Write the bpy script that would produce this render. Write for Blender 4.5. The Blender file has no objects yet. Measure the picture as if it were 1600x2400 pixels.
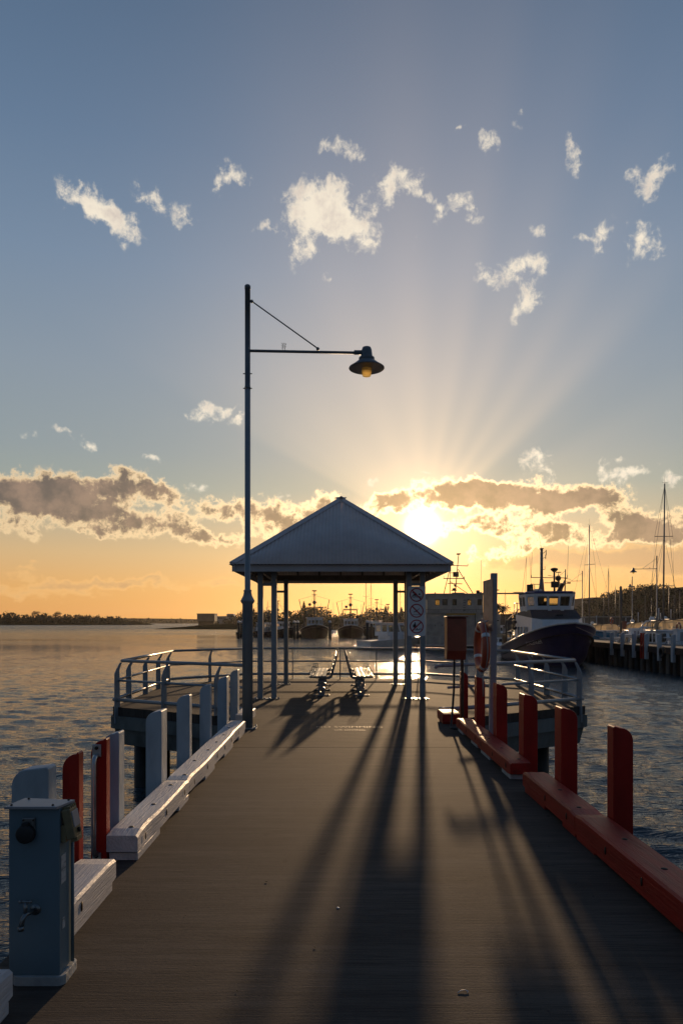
import bpy, bmesh, math, random
from mathutils import Vector, Matrix
import numpy as np
R = math.radians
random.seed(7)
SC = bpy.context.scene
COL = SC.collection

# ------------------------------------------------------------------ camera
CAMZ, F, VX, HY = 1.6, 1642.0, 792.0, 1458.0       # eye height; focal length, vanishing point and horizon of the photograph
cam_d = bpy.data.cameras.new('camera')
cam = bpy.data.objects.new('camera', cam_d); COL.objects.link(cam)
cam.location = (0, 0, CAMZ); cam.rotation_euler = (R(90), 0, 0)
cam_d.sensor_fit = 'AUTO'; cam_d.sensor_width = 36; cam_d.lens = F/2400*36
cam_d.shift_x = (800-VX)/2400; cam_d.shift_y = (HY-1200)/2400
cam_d.clip_start = .05; cam_d.clip_end = 20000
SC.camera = cam

def azel(px, py):
    u, v = (px-VX)/F, (HY-py)/F
    return math.atan(u), math.atan(v/math.sqrt(1+u*u))
SUN_AZ, SUN_EL = azel(990, 1236)
SUNV = Vector((math.sin(SUN_AZ)*math.cos(SUN_EL), math.cos(SUN_AZ)*math.cos(SUN_EL), math.sin(SUN_EL)))

# ------------------------------------------------------------------ sun
sd = bpy.data.lights.new('sun', 'SUN'); sd.energy = 3.4; sd.angle = R(0.9); sd.color = (1.0, .66, .36)
so = bpy.data.objects.new('sun', sd); COL.objects.link(so)
so.rotation_euler = SUNV.to_track_quat('Z', 'Y').to_euler(); so.location = (30, 60, 40)

# ------------------------------------------------------------------ exposure
SC.view_settings.view_transform = 'Standard'; SC.view_settings.look = 'None'
SC.view_settings.exposure = 0.0; SC.view_settings.gamma = 1.0; SC.view_settings.use_curve_mapping = False
SC.cycles.use_denoising = True
SC.cycles.max_bounces = 6; SC.cycles.diffuse_bounces = 3; SC.cycles.glossy_bounces = 3
SC.cycles.transparent_max_bounces = 16; SC.cycles.volume_bounces = 0
SC.cycles.sample_clamp_indirect = 4.0
SC.cycles.caustics_reflective = False; SC.cycles.caustics_refractive = False

# ------------------------------------------------------------------ sky
def lin(r, g, b):
    f = lambda c: (c/255/12.92) if c/255 <= .04045 else ((c/255+.055)/1.055)**2.4
    return (f(r), f(g), f(b))

class NT:
    def __init__(s, tree): s.t = tree; s.n = tree.nodes; s.l = tree.links
    def node(s, typ, **kw):
        n = s.n.new(typ)
        for k, v in kw.items(): setattr(n, k, v)
        return n
    def put(s, sock, val):
        if val is None: return
        if isinstance(val, bpy.types.NodeSocket): s.l.new(val, sock)
        else: sock.default_value = val
    def math(s, op, a, b=None, c=None, clamp=False):
        n = s.node('ShaderNodeMath', operation=op, use_clamp=clamp)
        s.put(n.inputs[0], a); s.put(n.inputs[1], b)
        if c is not None: s.put(n.inputs[2], c)
        return n.outputs[0]
    def mr(s, v, a, b, c=0.0, d=1.0, typ='SMOOTHSTEP'):
        n = s.node('ShaderNodeMapRange', interpolation_type=typ)
        s.put(n.inputs[0], v)
        for i, x in zip((1, 2, 3, 4), (a, b, c, d)): s.put(n.inputs[i], x)
        return n.outputs[0]
    def mix(s, f, a, b, typ='MIX'):
        n = s.node('ShaderNodeMix', data_type='RGBA', blend_type=typ, clamp_factor=True)
        s.put(n.inputs[0], f); s.put(n.inputs[6], a if isinstance(a, bpy.types.NodeSocket) else tuple(a)+(1,)*(4-len(a)))
        s.put(n.inputs[7], b if isinstance(b, bpy.types.NodeSocket) else tuple(b)+(1,)*(4-len(b)))
        return n.outputs[2]
    def vec(s, x, y, z=0.0):
        n = s.node('ShaderNodeCombineXYZ')
        for i, v in enumerate((x, y, z)): s.put(n.inputs[i], v)
        return n.outputs[0]
    def vm(s, op, a, b=None, sc=None):
        n = s.node('ShaderNodeVectorMath', operation=op)
        s.put(n.inputs[0], a); s.put(n.inputs[1], b)
        if sc is not None: s.put(n.inputs['Scale'], sc)
        return n.outputs['Value' if op in ('LENGTH', 'DOT_PRODUCT', 'DISTANCE') else 'Vector']
    def ramp(s, f, stops, mode='LINEAR'):
        n = s.node('ShaderNodeValToRGB'); cr = n.color_ramp; cr.interpolation = mode
        while len(cr.elements) > 1: cr.elements.remove(cr.elements[-1])
        first = True
        for p, c in stops:
            e = cr.elements[0] if first else cr.elements.new(p)
            e.position = p; e.color = (tuple(c)+(1,)*(4-len(c))) if not isinstance(c, (int, float)) else (c, c, c, 1)
            first = False
        s.put(n.inputs[0], f); return n.outputs[0]
    def noise(s, v, scale, detail=4, rough=.55, dist=0.0, out='Fac', dims='3D'):
        n = s.node('ShaderNodeTexNoise', noise_dimensions=dims)
        s.put(n.inputs['Vector'], v); s.put(n.inputs['Scale'], scale); s.put(n.inputs['Detail'], detail)
        s.put(n.inputs['Roughness'], rough); s.put(n.inputs['Distortion'], dist)
        return n.outputs[out] if out == 'Fac' else n.outputs['Color']

W = bpy.data.worlds.new('World'); SC.world = W; W.use_nodes = True
T = NT(W.node_tree); T.n.clear()
W.cycles.sampling_method = 'MANUAL'; W.cycles.sample_map_resolution = 512
tc = T.node('ShaderNodeTexCoord').outputs['Generated']
dirn = T.vm('NORMALIZE', tc)
sx = T.node('ShaderNodeSeparateXYZ'); T.put(sx.inputs[0], dirn)
az = T.math('ARCTAN2', sx.outputs[0], sx.outputs[1])
el = T.math('ARCSINE', sx.outputs[2])
# clear-air gradient over elevation (0..60 deg)
ef = T.math('DIVIDE', el, R(60), clamp=True)
base = T.ramp(ef, [(0.0, lin(214, 150, 88)), (.045, lin(220, 163, 100)), (.09, lin(208, 172, 126)), (.14, lin(176, 166, 144)), (.175, lin(150, 158, 152)),
                   (.22, lin(142, 153, 158)), (.32, lin(134, 148, 163)), (.44, lin(116, 137, 162)), (.56, lin(97, 121, 150)),
                   (.70, lin(80, 104, 133)), (1.0, lin(58, 84, 118))])
# the sky opposite the sun is cooler and dimmer
away = T.ramp(ef, [(0, lin(72, 80, 96)), (.25, lin(70, 88, 112)), (1, lin(52, 76, 108))])
cosaz = T.math('COSINE', T.math('SUBTRACT', az, SUN_AZ))
base = T.mix(T.mr(cosaz, -.2, .75), away, base)
# glow round the sun
sd_ = T.vm('DOT_PRODUCT', dirn, tuple(SUNV))
th = T.math('ARCCOSINE', T.math('MINIMUM', sd_, .999999))
daz = T.math('SUBTRACT', az, SUN_AZ); de = T.math('SUBTRACT', el, SUN_EL)
phi = T.math('ARCTAN2', de, daz)
pf = T.math('DIVIDE', phi, math.pi, clamp=True)
rays = T.ramp(pf, [(0, .5), (.07, .45), (.13, .28), (.175, .05), (.205, .12), (.245, .62), (.275, .50), (.305, .68), (.335, .52), (.375, .74), (.405, .66), (.44, .88), (.475, .82), (.52, 1.0), (.57, .9), (.62, .98), (.68, .88), (.74, .92), (.80, .84), (.835, .70), (.86, .34), (.90, .28), (1, .45)], 'EASE')
def gauss(x, s):
    return T.math('EXPONENT', T.math('MULTIPLY', T.math('POWER', T.math('DIVIDE', x, s), 2.0), -1.0))
ell = T.vm('LENGTH', T.vec(T.math('MULTIPLY', daz, 1.0), T.math('MULTIPLY', de, .62)))
wide = T.math('MULTIPLY', gauss(ell, R(16)), T.mr(th, R(2), R(7), 1.0, rays))
g1 = T.vm('SCALE', (.40, .255, .125), sc=wide)
g2 = T.vm('SCALE', (.58, .34, .17), sc=gauss(th, R(4.4)))
g3 = T.vm('SCALE', (16., 12.5, 7.5), sc=gauss(th, R(.85)))
warm = T.vm('ADD', g1, g2)
sky = T.vm('ADD', base, warm)
# ---- clouds, placed by bearing and elevation
P0 = T.vec(az, el)
n_w = T.noise(P0, 26, 3, .6, out='Color')
P1 = T.vm('ADD', P0, T.vm('SCALE', T.vm('SUBTRACT', n_w, (.5, .5, .5)), sc=.045))
def blobs(lst, P, BS=1.45):
    # the running sum rides in the vector's z, so that the chain is evaluated one blob at a time
    V = T.vm('MULTIPLY', P, (1, 1, 0))
    for (x, y, rx, ry, rot, w) in lst:
        a, e = azel(x/.98, y/.98)
        k = 1/(F*.98)
        m = T.node('ShaderNodeMapping', vector_type='TEXTURE'); T.put(m.inputs[0], V)
        m.inputs['Location'].default_value = (a, e, 0); m.inputs['Rotation'].default_value = (0, 0, R(rot))
        m.inputs['Scale'].default_value = (rx*k*BS, ry*k*BS, 1e6)
        v = T.mr(T.vm('LENGTH', m.outputs[0]), 0.0, 1.0, w, 0.0)
        V = T.vm('ADD', V, T.vec(0.0, 0.0, v))
    sp = T.node('ShaderNodeSeparateXYZ'); T.put(sp.inputs[0], V)
    return sp.outputs[2]
A = [(195,465,62,24,-22,1),(262,500,75,30,-28,1.15),(345,455,38,22,-10,.8),(415,500,32,40,-35,.75),(535,408,50,20,5,.95),(493,438,20,16,50,.7),
     (745,328,26,12,0,.6),(802,350,45,20,-20,.9),(735,482,84,56,5,1.7),(805,525,75,36,-25,1.3),(620,535,36,14,-20,.7),(693,578,36,24,10,.75),
     (905,425,58,32,12,1.1),(962,448,32,14,-30,.8),(850,480,20,20,0,.5),(1045,466,48,22,5,.9),(1084,494,22,16,-30,.7),(1010,488,20,18,50,.7),
     (1120,318,28,16,-10,.85),(1058,272,13,7,30,.7),(1190,288,11,15,0,.6),(1313,360,16,32,15,.75),(1497,418,55,24,25,.9),(1445,408,20,16,-30,.6),
     (1380,524,32,24,0,.95),(1330,560,16,12,0,.8),(1377,568,17,14,0,.75),(1465,560,30,34,-10,1.1),(1517,564,15,15,0,.7),
     (1195,612,66,24,14,1.05),(1108,632,24,20,0,.75),(1205,692,46,30,42,1.05),(1243,524,16,24,60,.6),(745,632,14,14,0,.6),(952,574,12,16,0,.5),
     (462,952,54,20,10,1.05),(520,932,26,10,20,.7),(543,968,24,14,10,.85),(208,1016,22,14,-30,.85),(140,994,28,8,-15,.6),(60,1003,22,14,0,.45),
     (345,1052,24,10,-20,.75),(455,1122,30,12,0,.8),(650,1140,18,12,10,.75),(1225,1056,40,24,10,1.),(1258,1082,18,14,0,.8),(1440,1092,58,16,5,1.1),
     (1388,1070,16,24,-10,.8),(1545,1105,24,18,0,.8),(858,1112,14,7,0,.7),(968,1083,16,5,0,.7),(1428,1053,16,7,0,.6)]
B = [(70,1138,150,58,0,1.25),(190,1152,140,52,-4,.9),(290,1112,95,34,-8,.9),(385,1140,52,28,-12,.7),(315,1205,115,36,0,.85),(400,1190,50,28,0,.6),
     (20,1215,80,20,0,.6),(205,1220,40,14,0,.6),(465,1226,75,22,-3,1.0),(520,1165,80,22,0,.85),(610,1185,72,46,0,.95),(730,1160,70,26,18,.95),(550,1242,60,16,0,.6),(700,1210,90,34,10,.8),
     (885,1150,95,26,12,.9),(1010,1140,110,38,8,1.0),(1215,1145,170,42,-2,1.6),(1110,1128,60,30,0,1.0),(1310,1160,50,30,0,.8),(1190,1215,100,26,-6,.95),
     (1070,1210,75,20,6,.8),(1385,1148,44,40,0,.75),(1500,1200,110,36,0,.95),(1440,1215,60,24,0,.6),(1160,1262,110,18,8,.7),(1300,1222,70,22,-8,.75),(1400,1235,80,18,5,.7),(1545,1222,70,24,0,.8)]
Cc = [(90,1352,260,26,0,.9),(340,1342,190,16,0,.7),(30,1305,110,14,0,.65),(560,1335,150,12,0,.5),(1390,1290,210,34,-3,1.2),(1560,1272,120,40,0,1.1),(1235,1285,140,20,4,.8)]
fA = blobs(A, P1, 1.5); fB = blobs(B, P1); fC = blobs(Cc, P1)
nf = T.noise(P0, 62, 8, .70, .25)
nf2 = T.noise(P0, 22, 5, .6)
nfs = T.noise(T.vm('MULTIPLY', P0, (1, 2.4, 1)), 26, 6, .55, .2)
sunk = T.math('EXPONENT', T.math('MULTIPLY', th, -1/R(9)))            # 1 at the sun
dA = T.math('ADD', T.math('ADD', fA, T.math('MULTIPLY', T.math('SUBTRACT', nf, .5), 3.0)), T.math('MULTIPLY', T.math('SUBTRACT', nf2, .5), 1.3))
aA = T.math('MULTIPLY', T.mr(dA, .24, 1.3), T.mr(fA, .02, .30))
colA = T.mix(T.mr(T.math('ADD', nf2, T.math('MULTIPLY', dA, .14)), .58, 1.0), lin(255, 241, 218), lin(214, 198, 186))
sky = T.mix(T.math('MULTIPLY', aA, .96), sky, colA)
dC = T.math('ADD', fC, T.math('MULTIPLY', T.math('SUBTRACT', nfs, .5), 1.8))
aC = T.math('MULTIPLY', T.mr(dC, .35, .75), T.mr(fC, .02, .3))
colC = T.mix(T.mr(dC, .5, 1.3), lin(238, 186, 122), lin(190, 146, 112))
sky = T.mix(T.math('MULTIPLY', aC, .72), sky, colC)
dB = T.math('ADD', fB, T.math('MULTIPLY', T.math('SUBTRACT', nf, .5), 2.0))
dB = T.math('ADD', dB, T.math('MULTIPLY', T.math('SUBTRACT', nf2, .5), 1.6))
aB = T.math('MULTIPLY', T.mr(dB, .18, .76), T.mr(fB, .02, .25))
edge = T.vm('ADD', lin(250, 214, 164), T.vm('SCALE', (2.6, 1.9, 1.0), sc=sunk))
core = T.vm('ADD', T.mix(T.mr(nf2, .35, .65), lin(148, 120, 104), lin(92, 78, 76)), T.vm('SCALE', (.34, .19, .07), sc=sunk))
colB = T.mix(T.mr(dB, .42, 1.05), edge, core)
sky = T.mix(aB, sky, colB)
sky = T.vm('ADD', sky, g3)
# fold in the physical sky
nish = T.node('ShaderNodeTexSky', sky_type='NISHITA', sun_disc=False)
nish.sun_elevation = SUN_EL; nish.sun_rotation = SUN_AZ; nish.air_density = 1.2; nish.dust_density = 1.0; nish.altitude = 0
fin = T.mix(.10, T.vm('SCALE', sky, sc=1/.12), nish.outputs[0])
bg = T.node('ShaderNodeBackground'); T.put(bg.inputs[0], fin); bg.inputs[1].default_value = .12
wo = T.node('ShaderNodeOutputWorld'); T.l.new(bg.outputs[0], wo.inputs[0])

# ------------------------------------------------------------------ materials (all procedural)
def material(name, color, rough=.6, metal=0.0, var=.0, var_color=None, scale=8, stretch=(1, 1, 1), bump=0.0, bump_scale=None,
             chips=None, detail=5, space='Object', spec=.5, thr=(.35, .7), coat=0.0, trans=0.0, emit=None, chip_at=(.66, .70), chip_scale=None):
    m = bpy.data.materials.new(name); m.use_nodes = True
    t = NT(m.node_tree); b = t.n['Principled BSDF']
    b.inputs['Roughness'].default_value = rough; b.inputs['Metallic'].default_value = metal
    b.inputs['Specular IOR Level'].default_value = spec; b.inputs['Coat Weight'].default_value = coat
    b.inputs['Transmission Weight'].default_value = trans
    co = t.node('ShaderNodeTexCoord').outputs['Object'] if space == 'Object' else t.node('ShaderNodeNewGeometry').outputs['Position']
    v = t.vm('MULTIPLY', co, stretch)
    col = tuple(color)+(1,)
    c = None
    if var or var_color:
        n = t.noise(v, scale, detail, .6)
        vc = var_color or tuple(x*(1-var) for x in color)
        c = t.mix(t.mr(n, thr[0], thr[1]), col, vc)
    if chips:
        n2 = t.noise(v, chip_scale or scale*2.3, 7, .68, .3)
        c = t.mix(t.mr(n2, chip_at[0], chip_at[1]), c if c is not None else col, chips)
    t.put(b.inputs['Base Color'], c if c is not None else col)
    if bump:
        n3 = t.noise(v, bump_scale or scale*3, 5, .6)
        bn = t.node('ShaderNodeBump'); bn.inputs['Strength'].default_value = bump; bn.inputs['Distance'].default_value = .02
        t.put(bn.inputs['Height'], n3); t.l.new(bn.outputs[0], b.inputs['Normal'])
    if emit:
        b.inputs['Emission Color'].default_value = tuple(emit[:3])+(1,); b.inputs['Emission Strength'].default_value = emit[3]
    return m
M = {}
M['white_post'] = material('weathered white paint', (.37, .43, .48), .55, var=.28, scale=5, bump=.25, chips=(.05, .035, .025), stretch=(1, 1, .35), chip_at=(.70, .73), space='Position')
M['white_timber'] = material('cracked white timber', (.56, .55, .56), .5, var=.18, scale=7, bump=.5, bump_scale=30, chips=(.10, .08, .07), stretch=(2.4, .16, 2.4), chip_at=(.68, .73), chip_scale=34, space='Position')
M['red_post'] = material('deep red paint', (.36, .014, .008), .42, spec=.3, var=.35, scale=4, bump=.15, stretch=(1, 1, .3), space='Position', chips=(.10, .03, .02), chip_at=(.72, .76))
M['red_timber'] = material('worn red timber', (.33, .016, .009), .5, spec=.3, var=.35, scale=6, bump=.35, bump_scale=24, chips=(.12, .02, .015), stretch=(2.4, .2, 2.4), space='Position', chip_at=(.66, .74), chip_scale=30)
M['packer'] = material('pale packer timber', (.40, .42, .42), .7, var=.3, scale=9, bump=.3)
M['pole'] = material('blue grey pole paint', (.26, .29, .31), .45, var=.22, scale=5, bump=.05, chips=(.05, .04, .035), chip_at=(.74, .77), stretch=(1, 1, .4))
M['pole_dark'] = material('dark grey pole paint', (.14, .155, .17), .45, var=.2, scale=5)
M['steel_paint'] = material('light grey painted steel', (.30, .33, .35), .42, var=.15, scale=4, bump=.03)
M['post_paint'] = material('shelter post paint', (.26, .29, .31), .38, var=.18, scale=5)
M['galv'] = material('galvanised steel', (.46, .47, .48), .30, metal=.85, var=.25, scale=20)
M['rail'] = material('worn rail steel', (.50, .48, .46), .27, metal=.75, var=.3, scale=16)
M['blade'] = material('rail post paint', (.27, .31, .34), .5, var=.2, scale=6)
M['bolt'] = material('rusty bolt', (.045, .032, .025), .6, metal=.4, var=.4, scale=60)
M['roof'] = material('pale roof sheet', (.62, .52, .48), .38, metal=.1, var=.12, scale=3)
M['fascia'] = material('grey fascia', (.50, .48, .49), .5, var=.1, scale=3)
M['soffit'] = material('soffit timber', (.22, .19, .16), .7, var=.2, scale=5)
M['slat'] = material('aluminium bench slat', (.58, .54, .47), .32, metal=.5, var=.15, scale=8)
M['bench_frame'] = material('bench casting', (.20, .22, .24), .4, metal=.5, var=.2, scale=12)
M['sign_white'] = material('sign white', (.74, .75, .76), .45, var=.06, scale=5)
M['sign_red'] = material('sign red', (.40, .03, .03), .5)
M['sign_black'] = material('sign black', (.015, .015, .015), .5)
M['orange_box'] = material('faded red cabinet', (.22, .055, .03), .45, var=.25, scale=4)
M['rust'] = material('rusty brown steel', (.11, .055, .03), .7, var=.5, scale=25)
M['black'] = material('black rubber', (.012, .012, .013), .6)
M['buoy'] = material('orange lifebuoy', (.42, .075, .03), .45, var=.2, scale=12)
M['tape'] = material('reflective tape', (.62, .64, .66), .35)
M['rope'] = material('rope', (.35, .32, .28), .8)
M['box_blue'] = material('slate blue cabinet paint', (.125, .185, .22), .5, spec=.3, var=.12, scale=3)
M['lid'] = material('grey lid', (.32, .31, .32), .45, var=.15, scale=6)
M['olive'] = material('dull brass switch', (.20, .165, .085), .42, var=.3, scale=30)
M['brass'] = material('tarnished tap brass', (.20, .22, .23), .3, metal=.8, var=.3, scale=40)
M['concrete_white'] = material('stained panel concrete', (.17, .185, .175), .8, var=.55, scale=2.5, bump=.4, bump_scale=20, stretch=(1, 1, .4), space='Position')
M['pile'] = material('dark wet pile', (.022, .022, .020), .7, var=.5, scale=5)
M['pile_wharf'] = material('weathered wharf pile', (.13, .115, .095), .8, var=.7, scale=2.0, stretch=(1, 1, .3), space='Position')
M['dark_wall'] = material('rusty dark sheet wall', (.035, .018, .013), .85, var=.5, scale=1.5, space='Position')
M['leaf'] = material('dark foliage', (.045, .055, .022), .8, var=.55, scale=.35, space='Position')
M['leaf_far'] = material('far foliage', (.05, .05, .025), .85, var=.5, scale=.08, space='Position')
M['bark'] = material('bark', (.07, .05, .035), .9, var=.4, scale=4)
M['hull_blue'] = material('navy hull paint', (.016, .024, .085), .32, var=.3, scale=1.2, space='Position', chips=(.08, .02, .015), chip_at=(.74, .80), chip_scale=1.6)
M['boat_white'] = material('boat white', (.80, .81, .82), .38, var=.12, scale=1.5, space='Position')
M['boat_cream'] = material('boat cream', (.66, .62, .56), .45, var=.2, scale=1.2, space='Position')
M['boat_grey'] = material('workboat grey', (.42, .39, .34), .6, var=.3, scale=1.5, space='Position')
M['boat_dark'] = material('dark hull', (.025, .022, .022), .5, var=.4, scale=1.5, space='Position')
M['boat_black'] = material('boat antislip deck', (.05, .05, .055), .7, var=.3, scale=4)
M['roof_blue'] = material('navy roof paint', (.035, .04, .14), .4)
M['yellow'] = material('yellow band', (.45, .28, .03), .5)
M['canvas_blue'] = material('blue canvas', (.02, .11, .17), .8, var=.3, scale=4)
M['canvas'] = None
M['rig'] = material('rigging', (.09, .085, .08), .5)
M['mast'] = material('mast alloy', (.20, .19, .18), .4, metal=.5)
M['wall_far'] = material('far building wall', (.12, .10, .08), .8, var=.2, scale=.3, space='Position')
M['wall_pale'] = material('pale building wall', (.32, .30, .28), .8, var=.1, scale=.3, space='Position')
M['win_dark'] = material('dark window', (.02, .022, .025), .15)
M['rust_red'] = material('antifouling', (.09, .015, .012), .7, var=.4, scale=2)
def lens_mat():
    m = bpy.data.materials.new('ribbed lamp lens'); m.use_nodes = True
    t = NT(m.node_tree); out = t.n['Material Output']; t.n.remove(t.n['Principled BSDF'])
    a = t.node('ShaderNodeBsdfTranslucent'); a.inputs[0].default_value = (.95, .80, .45, 1)
    b = t.node('ShaderNodeBsdfTransparent'); b.inputs[0].default_value = (.9, .75, .45, 1)
    mx = t.node('ShaderNodeMixShader'); mx.inputs[0].default_value = .45
    t.l.new(a.outputs[0], mx.inputs[1]); t.l.new(b.outputs[0], mx.inputs[2]); t.l.new(mx.outputs[0], out.inputs[0]); return m
M['lamp_glass'] = lens_mat()
M['canvas'] = lens_mat(); M['canvas'].name = 'clear canvas canopy'
for n_ in M['canvas'].node_tree.nodes:
    if n_.type == 'BSDF_TRANSLUCENT': n_.inputs[0].default_value = (.6, .52, .40, 1)
    if n_.type == 'BSDF_TRANSPARENT': n_.inputs[0].default_value = (.8, .76, .68, 1)
    if n_.type == 'MIX_SHADER': n_.inputs[0].default_value = .6
M['sprig'] = material('dry sprig', (.22, .20, .08), .8)
M['litter'] = material('dark leaf litter', (.02, .016, .012), .8)

def glass_mat(name, col, rough=.05):
    m = bpy.data.materials.new(name); m.use_nodes = True
    t = NT(m.node_tree); out = t.n['Material Output']; t.n.remove(t.n['Principled BSDF'])
    g = t.node('ShaderNodeBsdfGlossy'); g.inputs['Roughness'].default_value = rough
    tr = t.node('ShaderNodeBsdfTransparent'); tr.inputs[0].default_value = tuple(col)+(1,)
    fr = t.node('ShaderNodeFresnel'); fr.inputs[0].default_value = 1.5
    mx = t.node('ShaderNodeMixShader'); t.l.new(fr.outputs[0], mx.inputs[0]); t.l.new(tr.outputs[0], mx.inputs[1]); t.l.new(g.outputs[0], mx.inputs[2])
    t.l.new(mx.outputs[0], out.inputs[0]); return m
M['glass'] = glass_mat('tinted boat glass', (.62, .60, .50))

# broomed concrete
def deck_material():
    m = bpy.data.materials.new('broomed concrete'); m.use_nodes = True
    t = NT(m.node_tree); b = t.n['Principled BSDF']
    p = t.node('ShaderNodeNewGeometry').outputs['Position']
    streak = t.noise(t.vm('MULTIPLY', p, (1.6, 60, 1)), 2.2, 4, .7)
    blot = t.noise(t.vm('MULTIPLY', p, (.6, 1.2, 1)), 1.1, 6, .62)
    fine = t.noise(t.vm('MULTIPLY', p, (.5, 1.6, 1)), 90, 3, .7)
    c = t.mix(t.mr(streak, .32, .68), (.100, .082, .070), (.038, .032, .028))
    band = t.noise(t.vm('MULTIPLY', p, (.35, 9, 1)), 1.6, 4, .6)
    c = t.mix(T_mul(t, t.mr(band, .42, .66), .55), c, (.115, .094, .078))
    c = t.mix(T_mul(t, t.mr(blot, .40, .70), .6), c, (.040, .031, .027))
    c = t.mix(T_mul(t, t.mr(fine, .55, .70), .6), c, (.030, .024, .020))
    glitter = t.noise(p, 110, 1, .5)
    c = t.mix(t.mr(glitter, .81, .84), c, (.5, .42, .35))  # deck sparkle painted into the colour as sparse pale specks
    wear = t.noise(t.vm('MULTIPLY', p, (1, 5, 1)), 2.4, 6, .7)
    c = t.mix(T_mul(t, t.mr(wear, .62, .78), .35), c, (.12, .095, .08))
    stain = t.noise(p, 6.5, 2, .4)
    c = t.mix(T_mul(t, t.mr(stain, .73, .77), .6), c, (.022, .018, .016))
    t.put(b.inputs['Base Color'], c)
    b.inputs['Roughness'].default_value = .85
    b.inputs['Specular IOR Level'].default_value = .12
    h = t.math('ADD', t.math('MULTIPLY', streak, 1.0), t.math('MULTIPLY', fine, .8))
    bn = t.node('ShaderNodeBump'); bn.inputs['Strength'].default_value = .5; bn.inputs['Distance'].default_value = .004
    t.put(bn.inputs['Height'], h); t.l.new(bn.outputs[0], b.inputs['Normal'])
    return m
def T_mul(t, a, k): return t.math('MULTIPLY', a, k)
M['deck'] = deck_material()

def water_material():
    m = bpy.data.materials.new('harbour water'); m.use_nodes = True
    t = NT(m.node_tree); b = t.n['Principled BSDF']
    p = t.node('ShaderNodeNewGeometry').outputs['Position']
    b.inputs['Base Color'].default_value = (.035, .055, .066, 1)
    b.inputs['IOR'].default_value = 1.333
    d = t.vm('LENGTH', t.vm('MULTIPLY', p, (1, 1, 0)))
    gust = t.noise(t.vm('MULTIPLY', p, (.35, 1, 1)), .035, 4, .6)      # calmer and windier patches
    t.put(b.inputs['Roughness'], t.math('ADD', t.mr(d, 40, 400, .045, .26, 'LINEAR'), t.mr(gust, .35, .65, -.03, .04)))
    w1 = t.noise(t.vm('MULTIPLY', p, (.3, 1.3, 1)), 1.6, 4, .65, .4)
    w2 = t.noise(t.vm('MULTIPLY', p, (.5, 1.9, 1)), 6.0, 3, .6, .3)
    w3 = t.noise(t.vm('MULTIPLY', p, (.2, 1.1, 1)), .32, 4, .6)
    far = t.mr(d, 34, 190)
    h = t.math('MULTIPLY', w2, .05)
    h = t.math('ADD', h, t.math('MULTIPLY', w1, t.math('MULTIPLY', far, .75)))
    w4 = t.noise(t.vm('MULTIPLY', p, (.3, 1.5, 1)), 3.4, 4, .65)
    h = t.math('ADD', h, t.math('MULTIPLY', w4, t.math('MULTIPLY', far, .16)))
    h = t.math('ADD', h, t.math('MULTIPLY', w3, t.math('MULTIPLY', far, .8)))
    bn = t.node('ShaderNodeBump'); bn.inputs['Strength'].default_value = 1.0; bn.inputs['Distance'].default_value = 1.0
    t.put(bn.inputs['Height'], h); t.l.new(bn.outputs[0], b.inputs['Normal'])
    return m
M['water'] = water_material()

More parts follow.
